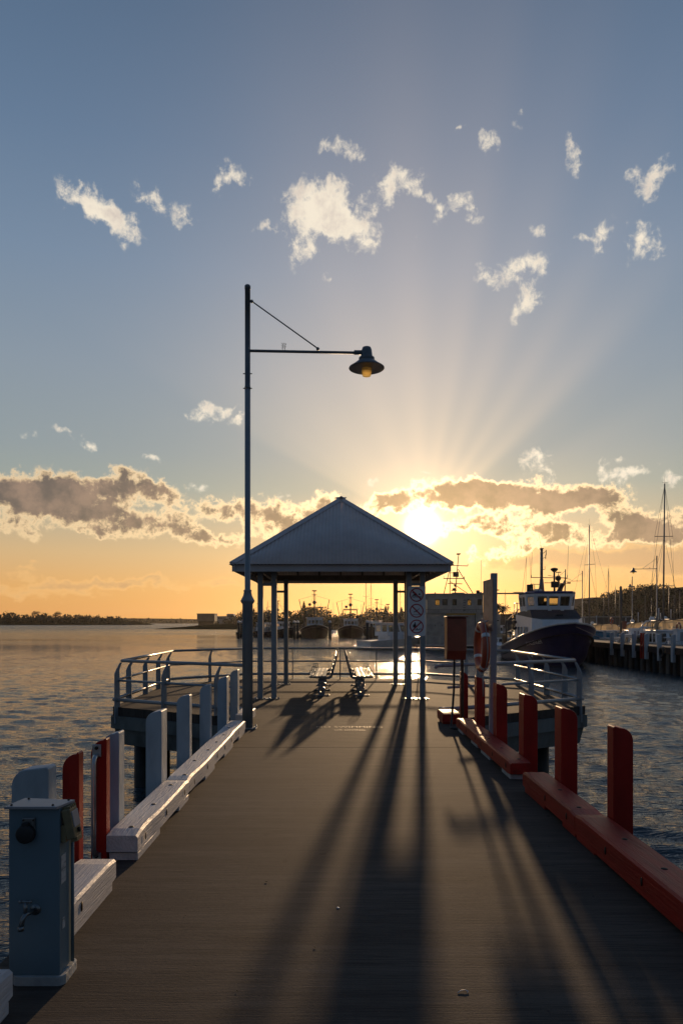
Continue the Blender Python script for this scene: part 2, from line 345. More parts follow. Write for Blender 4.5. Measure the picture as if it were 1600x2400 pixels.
# ------------------------------------------------------------------ mesh helpers
def root_of(o):
    while o.parent: o = o.parent
    return o
def tag(o, label=None, cat=None, group=None, kind=None):
    if label: o['label'] = label
    if cat: o['category'] = cat
    if group: o['group'] = group
    if kind: o['kind'] = kind
    return o
def thing(name, label, cat, loc, group=None, rz=0.0):
    o = bpy.data.objects.new(name, None); COL.objects.link(o); o.empty_display_size = .2
    o.location = loc; o.rotation_euler = (0, 0, rz)
    return tag(o, label, cat, group)
def orth(d):
    d = Vector(d).normalized()
    u = d.cross(Vector((0, 0, 1)))
    if u.length < 1e-3: u = Vector((1, 0, 0))
    u.normalize(); return d, u, d.cross(u).normalized()
class MB:
    def __init__(s): s.v = []; s.f = []; s.sm = []
    def add(s, vs, fs, smooth=False):
        k = len(s.v); s.v += [tuple(v) for v in vs]; s.f += [tuple(i+k for i in f) for f in fs]; s.sm += [smooth]*len(fs); return s
    def box(s, x0, x1, y0, y1, z0, z1):
        v = [(x, y, z) for z in (z0, z1) for y in (y0, y1) for x in (x0, x1)]
        return s.add(v, [(0, 2, 3, 1), (4, 5, 7, 6), (0, 1, 5, 4), (2, 6, 7, 3), (0, 4, 6, 2), (1, 3, 7, 5)])
    def obox(s, c, sz, rot):                        # rot: Matrix 3x3 or euler tuple
        m = rot if isinstance(rot, Matrix) else Matrix.Rotation(rot[2], 3, 'Z') @ Matrix.Rotation(rot[1], 3, 'Y') @ Matrix.Rotation(rot[0], 3, 'X')
        k = len(s.v); s.box(-sz[0]/2, sz[0]/2, -sz[1]/2, sz[1]/2, -sz[2]/2, sz[2]/2)
        for i in range(k, len(s.v)): s.v[i] = tuple(m @ Vector(s.v[i]) + Vector(c))
        return s
    def prism(s, poly, axis, a0, a1):               # poly of 2-D points; axis the extruded one
        def P(p, a): return {'x': (a, p[0], p[1]), 'y': (p[0], a, p[1]), 'z': (p[0], p[1], a)}[axis]
        n = len(poly); v = [P(p, a0) for p in poly]+[P(p, a1) for p in poly]
        return s.add(v, [tuple(range(n))[::-1], tuple(range(n, 2*n))]+[(i, (i+1) % n, n+(i+1) % n, n+i) for i in range(n)])
    def tube(s, p, q, r0, r1=None, n=12, cap=True):
        r1 = r0 if r1 is None else r1
        p, q = Vector(p), Vector(q); d, u, w = orth(q-p)
        v = []
        for c, r in ((p, r0), (q, r1)):
            for i in range(n):
                a = 2*math.pi*i/n; v.append(c+u*(r*math.cos(a))+w*(r*math.sin(a)))
        k = len(s.v)
        s.add(v, [(i, (i+1) % n, n+(i+1) % n, n+i) for i in range(n)], True)
        if cap: s.add([], []); s.f += [tuple(range(k, k+n))[::-1], tuple(range(k+n, k+2*n))]; s.sm += [False, False]
        return s
    def path(s, pts, r, n=8, closed=False):
        pts = [Vector(p) for p in pts]; m = len(pts); rings = []; ref = None
        for i, p in enumerate(pts):
            a = pts[(i-1) % m] if (closed or i > 0) else p; b = pts[(i+1) % m] if (closed or i < m-1) else p
            d = (b-a).normalized()
            if ref is None: _, ref, _ = orth(d)
            u = (ref-d*ref.dot(d)).normalized(); w = d.cross(u); ref = u
            rr = r[i] if isinstance(r, (list, tuple)) else r
            rings.append([p+u*(rr*math.cos(2*math.pi*j/n))+w*(rr*math.sin(2*math.pi*j/n)) for j in range(n)])
        k = len(s.v); s.v += [tuple(v) for rg in rings for v in rg]
        for i in range(m if closed else m-1):
            for j in range(n):
                a, b = i*n, ((i+1) % m)*n
                s.f.append((k+a+j, k+a+(j+1) % n, k+b+(j+1) % n, k+b+j)); s.sm.append(True)
        if not closed:
            s.f += [tuple(range(k, k+n))[::-1], tuple(range(k+(m-1)*n, k+m*n))]; s.sm += [False, False]
        return s
    def lathe(s, prof, c, n=20, axis='z', smooth=True):
        c = Vector(c); k = len(s.v)
        for r, h in prof:
            for j in range(n):
                a = 2*math.pi*j/n; x, y = r*math.cos(a), r*math.sin(a)
                o = {'z': (x, y, h), 'y': (x, h, y), 'x': (h, x, y)}[axis]
                s.v.append(tuple(c+Vector(o)))
        for i in range(len(prof)-1):
            for j in range(n):
                s.f.append((k+i*n+j, k+i*n+(j+1) % n, k+(i+1)*n+(j+1) % n, k+(i+1)*n+j)); s.sm.append(smooth)
        if prof[0][0] > 1e-4: s.f.append(tuple(range(k, k+n))[::-1]); s.sm.append(False)
        if prof[-1][0] > 1e-4: s.f.append(tuple(range(k+(len(prof)-1)*n, k+len(prof)*n))); s.sm.append(False)
        return s
    def ball(s, c, r, n=10, sz=1.0):
        return s.lathe([(r*math.sin(math.pi*i/6)+1e-5, -r*sz*math.cos(math.pi*i/6)) for i in range(7)], c, n)
    def grid(s, rows, smooth=True):
        k = len(s.v); w = len(rows[0]); s.v += [tuple(p) for r in rows for p in r]
        for i in range(len(rows)-1):
            for j in range(w-1):
                s.f.append((k+i*w+j, k+i*w+j+1, k+(i+1)*w+j+1, k+(i+1)*w+j)); s.sm.append(smooth)
        return s
    def build(s, name, mat, parent=None, bevel=0.0, seg=2, base=None, recalc=True, solid=0.0):
        off = Vector(root_of(parent).location) if parent else Vector(base or (0, 0, 0))
        me = bpy.data.meshes.new(name)
        me.from_pydata([tuple(Vector(v)-off) for v in s.v], [], s.f)
        me.polygons.foreach_set('use_smooth', s.sm)
        me.materials.append(mat)
        if recalc:
            b = bmesh.new(); b.from_mesh(me); bmesh.ops.recalc_face_normals(b, faces=b.faces); b.to_mesh(me); b.free()
        me.update()
        o = bpy.data.objects.new(name, me); COL.objects.link(o)
        if parent: o.parent = parent
        else: o.location = off
        if solid:
            md = o.modifiers.new('thickness', 'SOLIDIFY'); md.thickness = solid; md.offset = 0
        if bevel:
            md = o.modifiers.new('edges', 'BEVEL'); md.width = bevel; md.segments = seg; md.limit_method = 'ANGLE'; md.angle_limit = R(40)
        return o
def kids(o): return [c for c in bpy.data.objects if c.parent == o]
CH = {}
def copy_tree(o, loc=None, label=None, rz=None, scale=None, parent=None):
    c = o.copy(); COL.objects.link(c)
    if parent is not None: c.parent = parent
    if loc is not None: c.location = loc
    if rz is not None: c.rotation_euler = (0, 0, rz)
    if scale is not None: c.scale = (scale,)*3
    if label: c['label'] = label
    for ch in kids(o):
        if ch is not c: copy_tree(ch, parent=c)
    return c
def text_mesh(body, size, spacing=1.0, extrude=0.0):
    cu = bpy.data.curves.new('txt', 'FONT'); cu.body = body; cu.size = size; cu.align_x = 'CENTER'; cu.align_y = 'CENTER'; cu.space_character = spacing; cu.extrude = extrude
    ob = bpy.data.objects.new('txt', cu); COL.objects.link(ob)
    dg = bpy.context.evaluated_depsgraph_get(); me = bpy.data.meshes.new_from_object(ob.evaluated_get(dg))
    vs = [tuple(v.co) for v in me.vertices]; fs = [tuple(p.vertices) for p in me.polygons]
    bpy.data.objects.remove(ob); bpy.data.curves.remove(cu); bpy.data.meshes.remove(me)
    return vs, fs
def at(px, py, Y): return Vector(((px-VX)*Y/F, Y, CAMZ-(py-HY)*Y/F))
def structure(name, mb, mat, **kw): return tag(mb.build(name, mat, **kw), kind='structure')
ZW = -1.7                                               # water level; the jetty deck is at 0

# ------------------------------------------------------------------ water
# a sheet whose grid is fine near the jetty and coarser with distance, with real wind waves on it
def water_sheet():
    NR, NA = 1150, 760
    rr = 3.2*np.exp(np.linspace(0, math.log(900/3.2), NR)); rr = np.concatenate([rr, [1400, 2200, 3500, 6000, 9500]])
    aa = np.radians(np.linspace(-50, 50, NA)); OY = -2.0
    Rg, Ag = np.meshgrid(rr, aa, indexing='ij')
    Xg = Rg*np.sin(Ag); Yg = Rg*np.cos(Ag)+OY; Zg = np.full_like(Xg, ZW)
    rs = np.random.RandomState(3); dr = Rg*.0049
    warp = .5*np.sin(Xg*.31+1.3*np.sin(Yg*.17))+.4*np.sin(Yg*.23+Xg*.11)
    for i in range(110):
        lam = .13*(1.35/.13)**rs.rand(); th_ = rs.normal(math.radians(82), math.radians(23)); k = 2*math.pi/lam
        slope = .0255; amp = slope/k
        fade = np.clip((lam/dr-2.5)/3.0, 0, 1)
        ph = k*(Xg*math.cos(th_)+Yg*math.sin(th_))+rs.rand()*6.28+warp*k*.10
        s_ = np.sin(ph); Zg += amp*fade*(s_+.22*np.cos(2*ph))
    gust = .75+.35*np.sin(Xg*.05+.7*np.sin(Yg*.06))*np.sin(Yg*.035+1.1)
    Zg = ZW+(Zg-ZW)*gust
    edge = np.ones_like(Zg); edge[:2] = 0; edge[-6:] = 0; Zg = ZW+(Zg-ZW)*edge
    V = np.stack([Xg, Yg, Zg], -1).reshape(-1, 3).astype(np.float32); nr, na = Xg.shape
    idx = np.arange(nr*na).reshape(nr, na)
    Q = np.stack([idx[:-1, :-1], idx[:-1, 1:], idx[1:, 1:], idx[1:, :-1]], -1).reshape(-1, 4)[:, ::-1].copy()
    # wide plain skirts at both sides and behind, out to the horizon
    n0 = len(V); sk = []
    me = bpy.data.meshes.new('water'); me.vertices.add(len(V)); me.vertices.foreach_set('co', V.ravel())
    me.loops.add(Q.size); me.loops.foreach_set('vertex_index', Q.ravel().astype(np.int32))
    me.polygons.add(len(Q)); me.polygons.foreach_set('loop_start', np.arange(0, Q.size, 4, dtype=np.int32))
    me.polygons.foreach_set('use_smooth', np.ones(len(Q), dtype=bool))
    me.update(calc_edges=True)
    b = bmesh.new(); b.from_mesh(me); b.verts.ensure_lookup_table()
    last = nr-1
    L_ = [b.verts[i*na] for i in (0, 300, 700, nr-1)]; 
    def v(x, y): return b.verts.new((x, y, ZW))
    c0 = b.verts[0]; c1 = b.verts[na-1]; f0 = b.verts[last*na]; f1 = b.verts[last*na+na-1]
    a_, b_, c_, d_ = v(-9500, -400), v(9500, -400), v(-9500, f0.co.y), v(9500, f1.co.y)
    for fs in ((a_, c0, f0, c_), (c1, b_, d_, f1), (a_, b_, c1, c0)):
        b.faces.new(fs)
    b.to_mesh(me); b.free(); me.materials.append(M['water'])
    o = bpy.data.objects.new('water', me); COL.objects.link(o); return tag(o, kind='structure')
water_sheet()

# ------------------------------------------------------------------ the concrete jetty with its widened head
XL, XR = -1.58, 2.02
HEAD = [(-1.58, 11.62), (-4.25, 13.25), (-4.38, 17.9), (-2.6, 19.75), (2.4, 19.75), (4.55, 17.8), (4.72, 13.4), (2.02, 11.62)]
jet = thing('concrete_jetty', 'brown concrete jetty with a widened railed head leading out over the water', 'jetty', (0, 0, 0))
def slab(poly, z0, z1, mat, name): return MB().prism(poly, 'z', z0, z1).build(name, mat, jet)
slab([(XL, -4), (XR, -4), (XR, 8.935), (XL, 8.935)], -.30, 0, M['deck'], 'deck_slab')
slab([(XL, 8.95), (XR, 8.95), (XR, 11.62), (4.0, 12.92), (4.66, 14.635), (-4.29, 14.635), (-4.25, 13.25), (XL, 11.62)][:3]+[(4.72, 13.4), (4.69, 14.635), (-4.29, 14.635), (-4.25, 13.25), (XL, 11.62)], -.16, 0, M['deck'], 'deck_slab')
slab([(-4.29, 14.645), (4.69, 14.645), (4.55, 17.8), (2.4, 19.75), (-2.6, 19.75), (-4.38, 17.9)], -.16, 0, M['deck'], 'deck_slab')
# stepped edge panels of the head
def inset(poly, d):
    cx, cy = .1, 15.7
    return [(x-d*(1 if x > cx else -1), y-d*(1 if y > cy else -1)) for x, y in poly]
def ring_panels(poly, z0, z1, th, name, out=0.0, taper=0.0):
    n = len(poly); q = inset(poly, -out)
    for i in range(n):
        if i == n-1: continue
        a, b = Vector(q[i]), Vector(q[i+1]); d = (b-a).normalized(); nrm = Vector((d.y, -d.x))
        if nrm.dot(Vector((.1, 15.7))-a) > 0: nrm = -nrm
        m = MB(); L = (b-a).length
        pts = []
        for t, zz, inn in ((0, z0, taper), (0, z1, 0), (1, z1, 0), (1, z0, taper)):
            p = a+d*(.004 if t == 0 else L-.004); pts.append((p, zz, inn))
        v = [(p.x-nrm.x*inn, p.y-nrm.y*inn, zz) for p, zz, inn in pts]+[(p.x-nrm.x*(th+inn), p.y-nrm.y*(th+inn), zz) for p, zz, inn in pts]
        m.add(v, [(0, 1, 2, 3), (7, 6, 5, 4), (0, 4, 5, 1), (1, 5, 6, 2), (2, 6, 7, 3), (3, 7, 4, 0)])
        m.build(name, M['concrete_white'], jet)
ring_panels(HEAD, -.40, -.165, .25, 'edge_panel', out=.03)
ring_panels(HEAD, -.72, -.41, .3, 'edge_panel', out=-.02, taper=.09)
MB().prism([(-3.9, 13.5), (-1.7, 12.2), (2.1, 12.2), (4.3, 13.6), (4.2, 17.5), (2.2, 19.3), (-2.4, 19.3), (-3.9, 17.5)], 'z', -.69, -.17).build('crosshead', M['pile'], jet)
for x, y in [(-3.5, 13.7), (-1.2, 12.9), (1.5, 12.9), (3.95, 13.9), (-3.6, 17.1), (-1.2, 18.3), (1.4, 18.3), (3.8, 17.1), (-3.0, 15.4), (3.2, 15.6), (-3.9, 14.2), (4.15, 15.2)]:
    MB().tube((x, y, -4), (x, y, -.6), .22, n=14).build('pile', M['pile'], jet)
for y in (.5, 3.6, 6.7, 9.8):
    MB().box(-1.45, 1.9, y-.22, y+.22, -.62, -.301).build('crosshead', M['pile'], jet)
    for x in (-1.1, 1.5): MB().tube((x, y, -4), (x, y, -.6), .2, n=14).build('pile', M['pile'], jet)
MB().box(XL-.012, XL-.001, -4, 11.5, -.42, -.02).build('edge_panel', M['concrete_white'], jet)
MB().box(XR+.001, XR+.012, -4, 11.5, -.42, -.02).build('edge_panel', M['concrete_white'], jet)
# the stencilled warning, worn into the concrete
vs, fs = text_mesh('NO SWIMMING', .185, 1.05)
x0 = min(v[0] for v in vs); x1 = max(v[0] for v in vs); kx = 1.0/(x1-x0)
m = MB().add([(.17+v[0]*kx, 10.66+v[1]*1.25, .0035) for v in vs], fs)
M['stencil'] = material('worn yellow stencil', (.42, .33, .20), .6, var_color=(.11, .085, .065), scale=26, thr=(.45, .56))
m.build('painted_words', M['stencil'], jet, recalc=False)
vs, fs = text_mesh('OR DIVING', .185, 1.05)
M['stencil2'] = material('faded stencil', (.26, .20, .14), .6, var_color=(.11, .085, .065), scale=26, thr=(.36, .46))
MB().add([(.17+v[0]*.62*kx, 10.36+v[1]*1.25, .0035) for v in vs], fs).build('painted_words', M['stencil2'], jet, recalc=False)

# ------------------------------------------------------------------ kerb timbers
def timber(label, x0, x1, ya, yb, mat, z0=.052, z1=.185, packs=(), pack_mat=None, wob=0.0, color='white', bolts=True):
    w = thing('kerb_timber', label, 'kerb timber', ((x0+x1)/2, (ya+yb)/2, 0), f'{color} kerb timbers bolted along the jetty edge')
    m = MB(); n = max(6, int((yb-ya)/.12)); rows = []
    inner = x1 if x1 < 0 else x0; sgn = 1 if x1 < 0 else -1
    rnd = random.Random(int(ya*100))
    dents = [(rnd.uniform(ya, yb), rnd.uniform(.003, wob*.55), rnd.uniform(.12, .35)) for _ in range(int((yb-ya)*1.3))] if wob else []
    for i in range(n+1):
        y = ya+(yb-ya)*i/n
        d = sum(a*math.exp(-((y-c)/s)**2) for c, a, s in dents)
        xi = inner-sgn*d; xo = x0 if x1 < 0 else x1; c = .014+.3*d
        end = .012 if i in (0, n) else 0
        prof = [(xo, z0+end), (xi, z0+end), (xi, z1-c-end), (xi-sgn*c, z1-end), (xo, z1-end)]
        rows.append([(p[0], y, p[1]) for p in prof]+[(prof[0][0], y, prof[0][1])])
    m.grid(rows, False)
    k = len(m.v); m.v += [rows[0][j] for j in range(5)]; m.f.append((k, k+1, k+2, k+3, k+4)); m.sm.append(False)
    k = len(m.v); m.v += [rows[-1][j] for j in range(5)]; m.f.append((k+4, k+3, k+2, k+1, k)); m.sm.append(False)
    b = m.build('beam', mat, w); b.modifiers.new('weld', 'WELD').merge_threshold = .0005
    bm_ = MB(); sb = MB()
    if bolts:
        y = ya+.16
        while y < yb-.1:
            cx = (x0+x1)/2+rnd.uniform(-.03, .03)
            MB().lathe([(.001, z1-.012), (.020, z1-.012), (.020, z1+.001), (.011, z1+.005), (.001, z1+.006)], (cx, y, 0), 12).build('bolt_head', M['bolt'], w)
            m2 = MB().lathe([(.001, 0), (.014, 0), (.014, .003), (.001, .003)], (0, 0, 0), 10, 'x')
            m2.v = [(inner+sgn*.0015+(v[0] if sgn > 0 else -v[0]), y+.02+v[1]*.8, (z0+z1)/2+v[2]*1.9) for v in m2.v]
            m2.build('side_bolt', M['bolt'], w)
            y += rnd.uniform(.5, .72)
    for a, c in packs:
        MB().box(x0+.012, x1-.006 if x1 < 0 else x1-.012, a, c, .0015, z0-.001).build('packer', pack_mat or M['white_timber'], w, bevel=.004)
    return w
WT = 'white kerb timber '
L0, L1 = -1.545, -1.335
timber('cracked white kerb timber end in the bottom left corner of the photo', L0, L1, 1.2, 2.88, M['white_timber'], packs=[(1.6, 2.86)], wob=.02)
timber('short white kerb timber just behind the slate blue power cabinet', L0, L1, 3.47, 4.22, M['white_timber'], packs=[(3.48, 4.17)], wob=.015)
timber('long dented white kerb timber beside the red ladder posts', L0, L1, 4.68, 6.32, M['white_timber'], packs=[(4.7, 5.29), (5.92, 6.30)], wob=.03)
timber('long white kerb timber running up to the lamp post', L0, L1, 6.335, 10.14, M['white_timber'], packs=[(7.1, 7.63), (8.3, 8.95), (9.5, 10.1)], wob=.03)
timber('short white kerb timber behind the foot of the lamp post', L0-.03, L1-.03, 10.75, 11.62, M['white_timber'], packs=[(10.8, 11.1)], wob=.01)
R0, R1 = 1.74, 1.95
timber('red kerb timber nearest the camera running out of the photo at lower right', R0, R1, 1.9, 5.165, M['red_timber'], z0=.03, z1=.192, color='red', packs=[(3.0, 3.53), (4.8, 5.16)], pack_mat=M['red_timber'], wob=.008)
timber('split red kerb timber between the nearest two red posts on the right', R0+.005, R1, 5.18, 6.65, M['red_timber'], z0=.045, z1=.188, color='red', packs=[(5.2, 5.5), (5.97, 6.6)], pack_mat=M['red_timber'], wob=.008)
timber('red kerb timber with a bare white block under its near end', R0-.005, R1-.005, 7.08, 8.77, M['red_timber'], z0=.05, z1=.185, color='red', packs=[(7.12, 7.5), (8.1, 8.6)], pack_mat=M['packer'], wob=.006)
timber('red kerb timber beside the foot of the lifebuoy post', R0+.01, R1+.005, 8.785, 10.41, M['red_timber'], z0=.05, z1=.182, color='red', packs=[(8.9, 9.3), (9.9, 10.3)], pack_mat=M['packer'], wob=.006)
timber('short sunlit red kerb block under the red cabinet', 1.63, 1.90, 10.96, 11.55, M['red_timber'], z0=.03, z1=.175, color='red', packs=[(11.0, 11.4)], pack_mat=M['red_timber'])

# ------------------------------------------------------------------ fender posts with rounded outer shoulders
def fender(label, group, xin, y0, y1, w, ztop, mat, side, zbot=-.55, name='fender_post', chip=0):
    # side -1: left of the deck (outer edge towards -x)
    m = MB(); poly = []; r = .085
    xo = xin+side*w
    poly = [(xin, zbot), (xin, ztop-.01), (xin+side*.012, ztop)]
    for i in range(7):
        a = math.pi/2*i/6
        poly.append((xo-side*r+side*r*math.sin(a), ztop-.012-r*1.1+r*1.1*math.cos(a)))
    poly.append((xo, zbot))
    m.prism(poly, 'y', y0, y1)
    o = m.build(name, mat, bevel=.006, base=(xin+side*w/2, (y0+y1)/2, 0))
    return tag(o, label, 'fender post', group)
GW = 'white fender posts along the left edge of the jetty'
GR = 'red fender posts along the right edge of the jetty'
XI = -1.552
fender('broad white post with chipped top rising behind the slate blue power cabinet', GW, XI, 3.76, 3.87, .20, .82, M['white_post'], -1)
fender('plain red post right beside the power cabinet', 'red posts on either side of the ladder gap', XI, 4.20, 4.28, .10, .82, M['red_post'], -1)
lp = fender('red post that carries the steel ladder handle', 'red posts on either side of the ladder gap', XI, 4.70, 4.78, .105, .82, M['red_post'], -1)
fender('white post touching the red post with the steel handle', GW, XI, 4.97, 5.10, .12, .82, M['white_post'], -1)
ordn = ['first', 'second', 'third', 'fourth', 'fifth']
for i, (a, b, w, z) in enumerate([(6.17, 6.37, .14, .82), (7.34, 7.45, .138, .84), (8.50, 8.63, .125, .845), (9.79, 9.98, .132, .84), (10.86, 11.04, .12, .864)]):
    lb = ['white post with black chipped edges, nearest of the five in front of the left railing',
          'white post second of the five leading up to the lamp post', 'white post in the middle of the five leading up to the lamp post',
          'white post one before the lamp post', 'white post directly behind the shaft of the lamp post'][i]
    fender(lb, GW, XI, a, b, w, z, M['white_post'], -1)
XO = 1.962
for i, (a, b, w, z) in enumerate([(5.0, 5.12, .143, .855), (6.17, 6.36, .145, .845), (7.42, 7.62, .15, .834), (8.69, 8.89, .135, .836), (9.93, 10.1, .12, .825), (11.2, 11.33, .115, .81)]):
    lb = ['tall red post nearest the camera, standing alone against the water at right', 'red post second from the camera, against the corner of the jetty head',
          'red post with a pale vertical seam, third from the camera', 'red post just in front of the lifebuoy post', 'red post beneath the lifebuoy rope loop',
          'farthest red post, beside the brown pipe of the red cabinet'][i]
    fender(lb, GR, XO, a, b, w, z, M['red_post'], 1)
# ladder handle on the red post
lh = thing('ladder_handle', 'bent galvanised pipe handle bolted to the red ladder post', 'handle', (XI-.06, 4.66, .4))
hx = XI-.062
MB().path([(hx, 4.70, .70), (hx, 4.665, .705), (hx, 4.645, .69), (hx, 4.635, .66), (hx, 4.635, .10), (hx, 4.645, .065), (hx, 4.665, .05), (hx, 4.70, .05)], .0165, 10).build('pipe', M['galv'], lh)
for z in (.745, .02):
    MB().box(hx-.03, hx+.03, 4.690, 4.6985, z-.05, z+.035).build('mounting_plate', M['galv'], lh, bevel=.003)
    MB().lathe([(.012, 0), (.012, -.008), (.001, -.010)], (hx, 4.690, z+.012), 8, 'y').build('bolt_head', M['bolt'], lh)

# ------------------------------------------------------------------ railing round the head
rl = thing('guard_railing', 'grey steel pipe railing with leaning flat posts round the jetty head', 'railing', (0, 15.7, 0))
LEAN = .13
RP = [(-1.60, 11.75), (-4.22, 13.22), (-4.32, 17.95), (-2.55, 19.72), (2.35, 19.72), (4.50, 17.80), (4.66, 13.38), (1.86, 11.75)]
def railpt(p, z, inn):
    c = Vector((.1, 15.7)); v = Vector(p)
    return (v.x-inn*(1 if v.x > c.x else -1)*min(1, abs(v.x-c.x)/2), v.y-inn*.8*(1 if v.y > c.y else -1), z)
for z, inn, r in ((.865, .12, .030), (.50, .02, .022), (.14, 0, .034)):
    for i in range(7):
        a, b = railpt(RP[i], z, inn), railpt(RP[i+1], z, inn)
        mb_ = MB().tube(a, b, r, n=14)
        if i in (0, 6):
            pass
        mb_.build('rail', M['rail'] if i in (1, 5) else M['steel_paint'], rl)
        MB().ball(b, r*1.02, 12).build('rail_joint', M['steel_paint'], rl) if i < 6 else None
# hooked pipe ends beside the red cabinet
e = Vector(railpt(RP[7], .865, .12)); MB().path([e, e+Vector((-.07, 0, 0)), e+Vector((-.10, 0, -.015)), e+Vector((-.11, 0, -.05))], .03, 12).build('rail_end', M['steel_paint'], rl)
e = Vector(railpt(RP[7], .14, 0)); MB().tube(e, e+Vector((-.17, 0, 0)), .034, n=12).build('rail_end', M['steel_paint'], rl)
def blade(p, nrm, low=True):
    p = Vector((p[0], p[1])); n = Vector(nrm).normalized(); t = Vector((-n.y, n.x))
    pts = [(-.0, -.30 if low else -.02), (.0, .62), (-.045, .72), (-.125, .835), (-.16, .835), (-.10, .70), (-.105, .60), (-.125, -.30 if low else -.02)]
    m = MB(); v = []
    for s_ in (-.012, .012):
        for a, z in pts: q = p+n*(a+.065)+t*s_; v.append((q.x, q.y, z))
    k = len(pts)
    m.add(v, [tuple(range(k))[::-1], tuple(range(k, 2*k))]+[(i, (i+1) % k, k+(i+1) % k, k+i) for i in range(k)])
    return m.build('rail_post', M['blade'], rl)
def seg_posts(i, ts, nrm):
    a, b = Vector(RP[i]), Vector(RP[i+1])
    for t_ in ts: blade(a.lerp(b, t_), nrm)
seg_posts(0, (.18, .58, .97), (-.55, -.83)); seg_posts(1, (.22, .5, .76, .98), (-1, 0)); seg_posts(2, (.5, .98), (-.7, .7))
seg_posts(4, (.02, .5,), (.7, .7)); seg_posts(5, (.04, .28, .53, .78), (1, 0)); seg_posts(6, (.03, .42, .8), (.55, -.83))
for t_ in (.02, .26, .74, .98):
    p = Vector(RP[3]).lerp(Vector(RP[4]), t_); blade(p, (0, 1))
MB().tube((.06, 19.66, 0), (.06, 19.62, .86), .016, n=8).build('rail_post', M['steel_paint'], rl)

# ------------------------------------------------------------------ picnic shelter with hipped roof
SX, SY, HW, OV = .07, 16.30, 1.74, .50
sh = thing('picnic_shelter', 'open square shelter with a corrugated hipped roof and paired steel posts', 'shelter', (SX, SY, 0))
PX = [-1.617, -1.333, 1.473, 1.757]; PY = [14.62, 18.0]
for y in PY:
    for x in PX:
        MB().box(x-.055, x+.055, y-.055, y+.055, .012, 2.70).build('post', M['post_paint'], sh, bevel=.008)
    for a, b in ((0, 1), (2, 3)):
        MB().box(PX[a]-.12, PX[b]+.12, y-.09, y+.09, .001, .012).build('base_plate', M['galv'], sh)
        MB().box(PX[a]+.056, PX[b]-.056, y-.03, y+.03, 2.355, 2.41).build('spacer_bar', M['post_paint'], sh)
        for x in (PX[a]-.095, PX[a]+.09, PX[b]-.09, PX[b]+.095):
            MB().lathe([(.022, .0125), (.022, .030), (.010, .031), (.010, .046), (.001, .047)], (x, y-.045, 0), 6).build('anchor_nut', M['galv'], sh)
EZ, AZ_ = 2.765, 4.48; E = HW+OV                     # eave height, apex height, half width of the eave
def rz(d): return EZ+(AZ_-EZ)*(1-d/E)                   # d: distance from the centre
for k in range(4):
    ca, sa = [(1, 0), (0, 1), (-1, 0), (0, -1)][k]
    rows0, rows1 = [], []; pitch = .076; n = int(2*E/(pitch/4)); m = MB()
    for i in range(n+1):
        s_ = -E+2*E*i/n; h = .006*math.cos(2*math.pi*s_/pitch)
        d = max(abs(s_), .02)
        for row, dd in ((rows0, E+.02), (rows1, d)):
            x, y = s_, -dd
            row.append((SX+x*ca-y*sa, SY+x*sa+y*ca, rz(dd)+h+.012))
    m.grid([rows0, rows1], True).build('roof_sheet', M['roof'], sh, recalc=False, solid=.002)
    # fascia and eave beam on this side
    m = MB()
    def side_box(m, u0, u1, d0, d1, z0, z1):
        v = []
        for z in (z0, z1):
            for d in (d0, d1):
                for u in (u0, u1): v.append((SX+u*ca+d*sa, SY+u*sa-d*ca, z))
        m.add(v, [(0, 2, 3, 1), (4, 5, 7, 6), (0, 1, 5, 4), (2, 6, 7, 3), (0, 4, 6, 2), (1, 3, 7, 5)]); return m
    side_box(MB(), -(E-.035), E-.035, E-.10, E-.065, 2.62, 2.755).build('fascia', M['fascia'], sh)
    side_box(MB(), -(E-.20), E-.20, HW-.06, HW+.02, 2.665, 2.80).build('eave_beam', M['soffit'], sh)
    for j in range(-3, 4):                              # rafters
        u = j*.56; dd = max(abs(u)+.06, .12)
        v = []
        for d in (E-.11, dd):
            for uu in (u-.025, u+.025):
                for zz in (-.13, -.02): v.append((SX+uu*ca+d*sa, SY+uu*sa-d*ca, rz(d)+zz))
        MB().add(v, [(0, 1, 3, 2), (4, 6, 7, 5), (0, 4, 5, 1), (2, 3, 7, 6), (0, 2, 6, 4), (1, 5, 7, 3)]).build('rafter', M['soffit'], sh)
for sx_, sy_ in ((1, 1), (1, -1), (-1, 1), (-1, -1)):   # hip flashing with a rolled top and hip rafter
    a = Vector((SX+sx_*(E+.01), SY+sy_*(E+.01), EZ+.02)); b = Vector((SX, SY, AZ_+.02))
    m = MB(); d = (b-a).normalized(); t1 = Vector((-sx_, 0, 0)); t2 = Vector((0, -sy_, 0))
    sl = (AZ_-EZ)/E
    rows = []
    for p in (a, b):
        c0 = p+Vector((0, 0, .02)); rows.append([p+t1*.135+Vector((0, 0, .0)), p+t1*.05+Vector((0, 0, .012)), c0, p+t2*.05+Vector((0, 0, .012)), p+t2*.135])
    m.grid(rows, False).build('hip_flashing', M['roof'], sh, recalc=False, solid=.003)
    MB().tube(a-Vector((0, 0, .12))+d*.12, b-Vector((0, 0, .12)), .03, n=6).build('hip_rafter', M['soffit'], sh)
MB().lathe([(.07, -.02), (.05, .03), (.001, .06)], (SX, SY, AZ_), 10).build('apex_cap', M['roof'], sh)

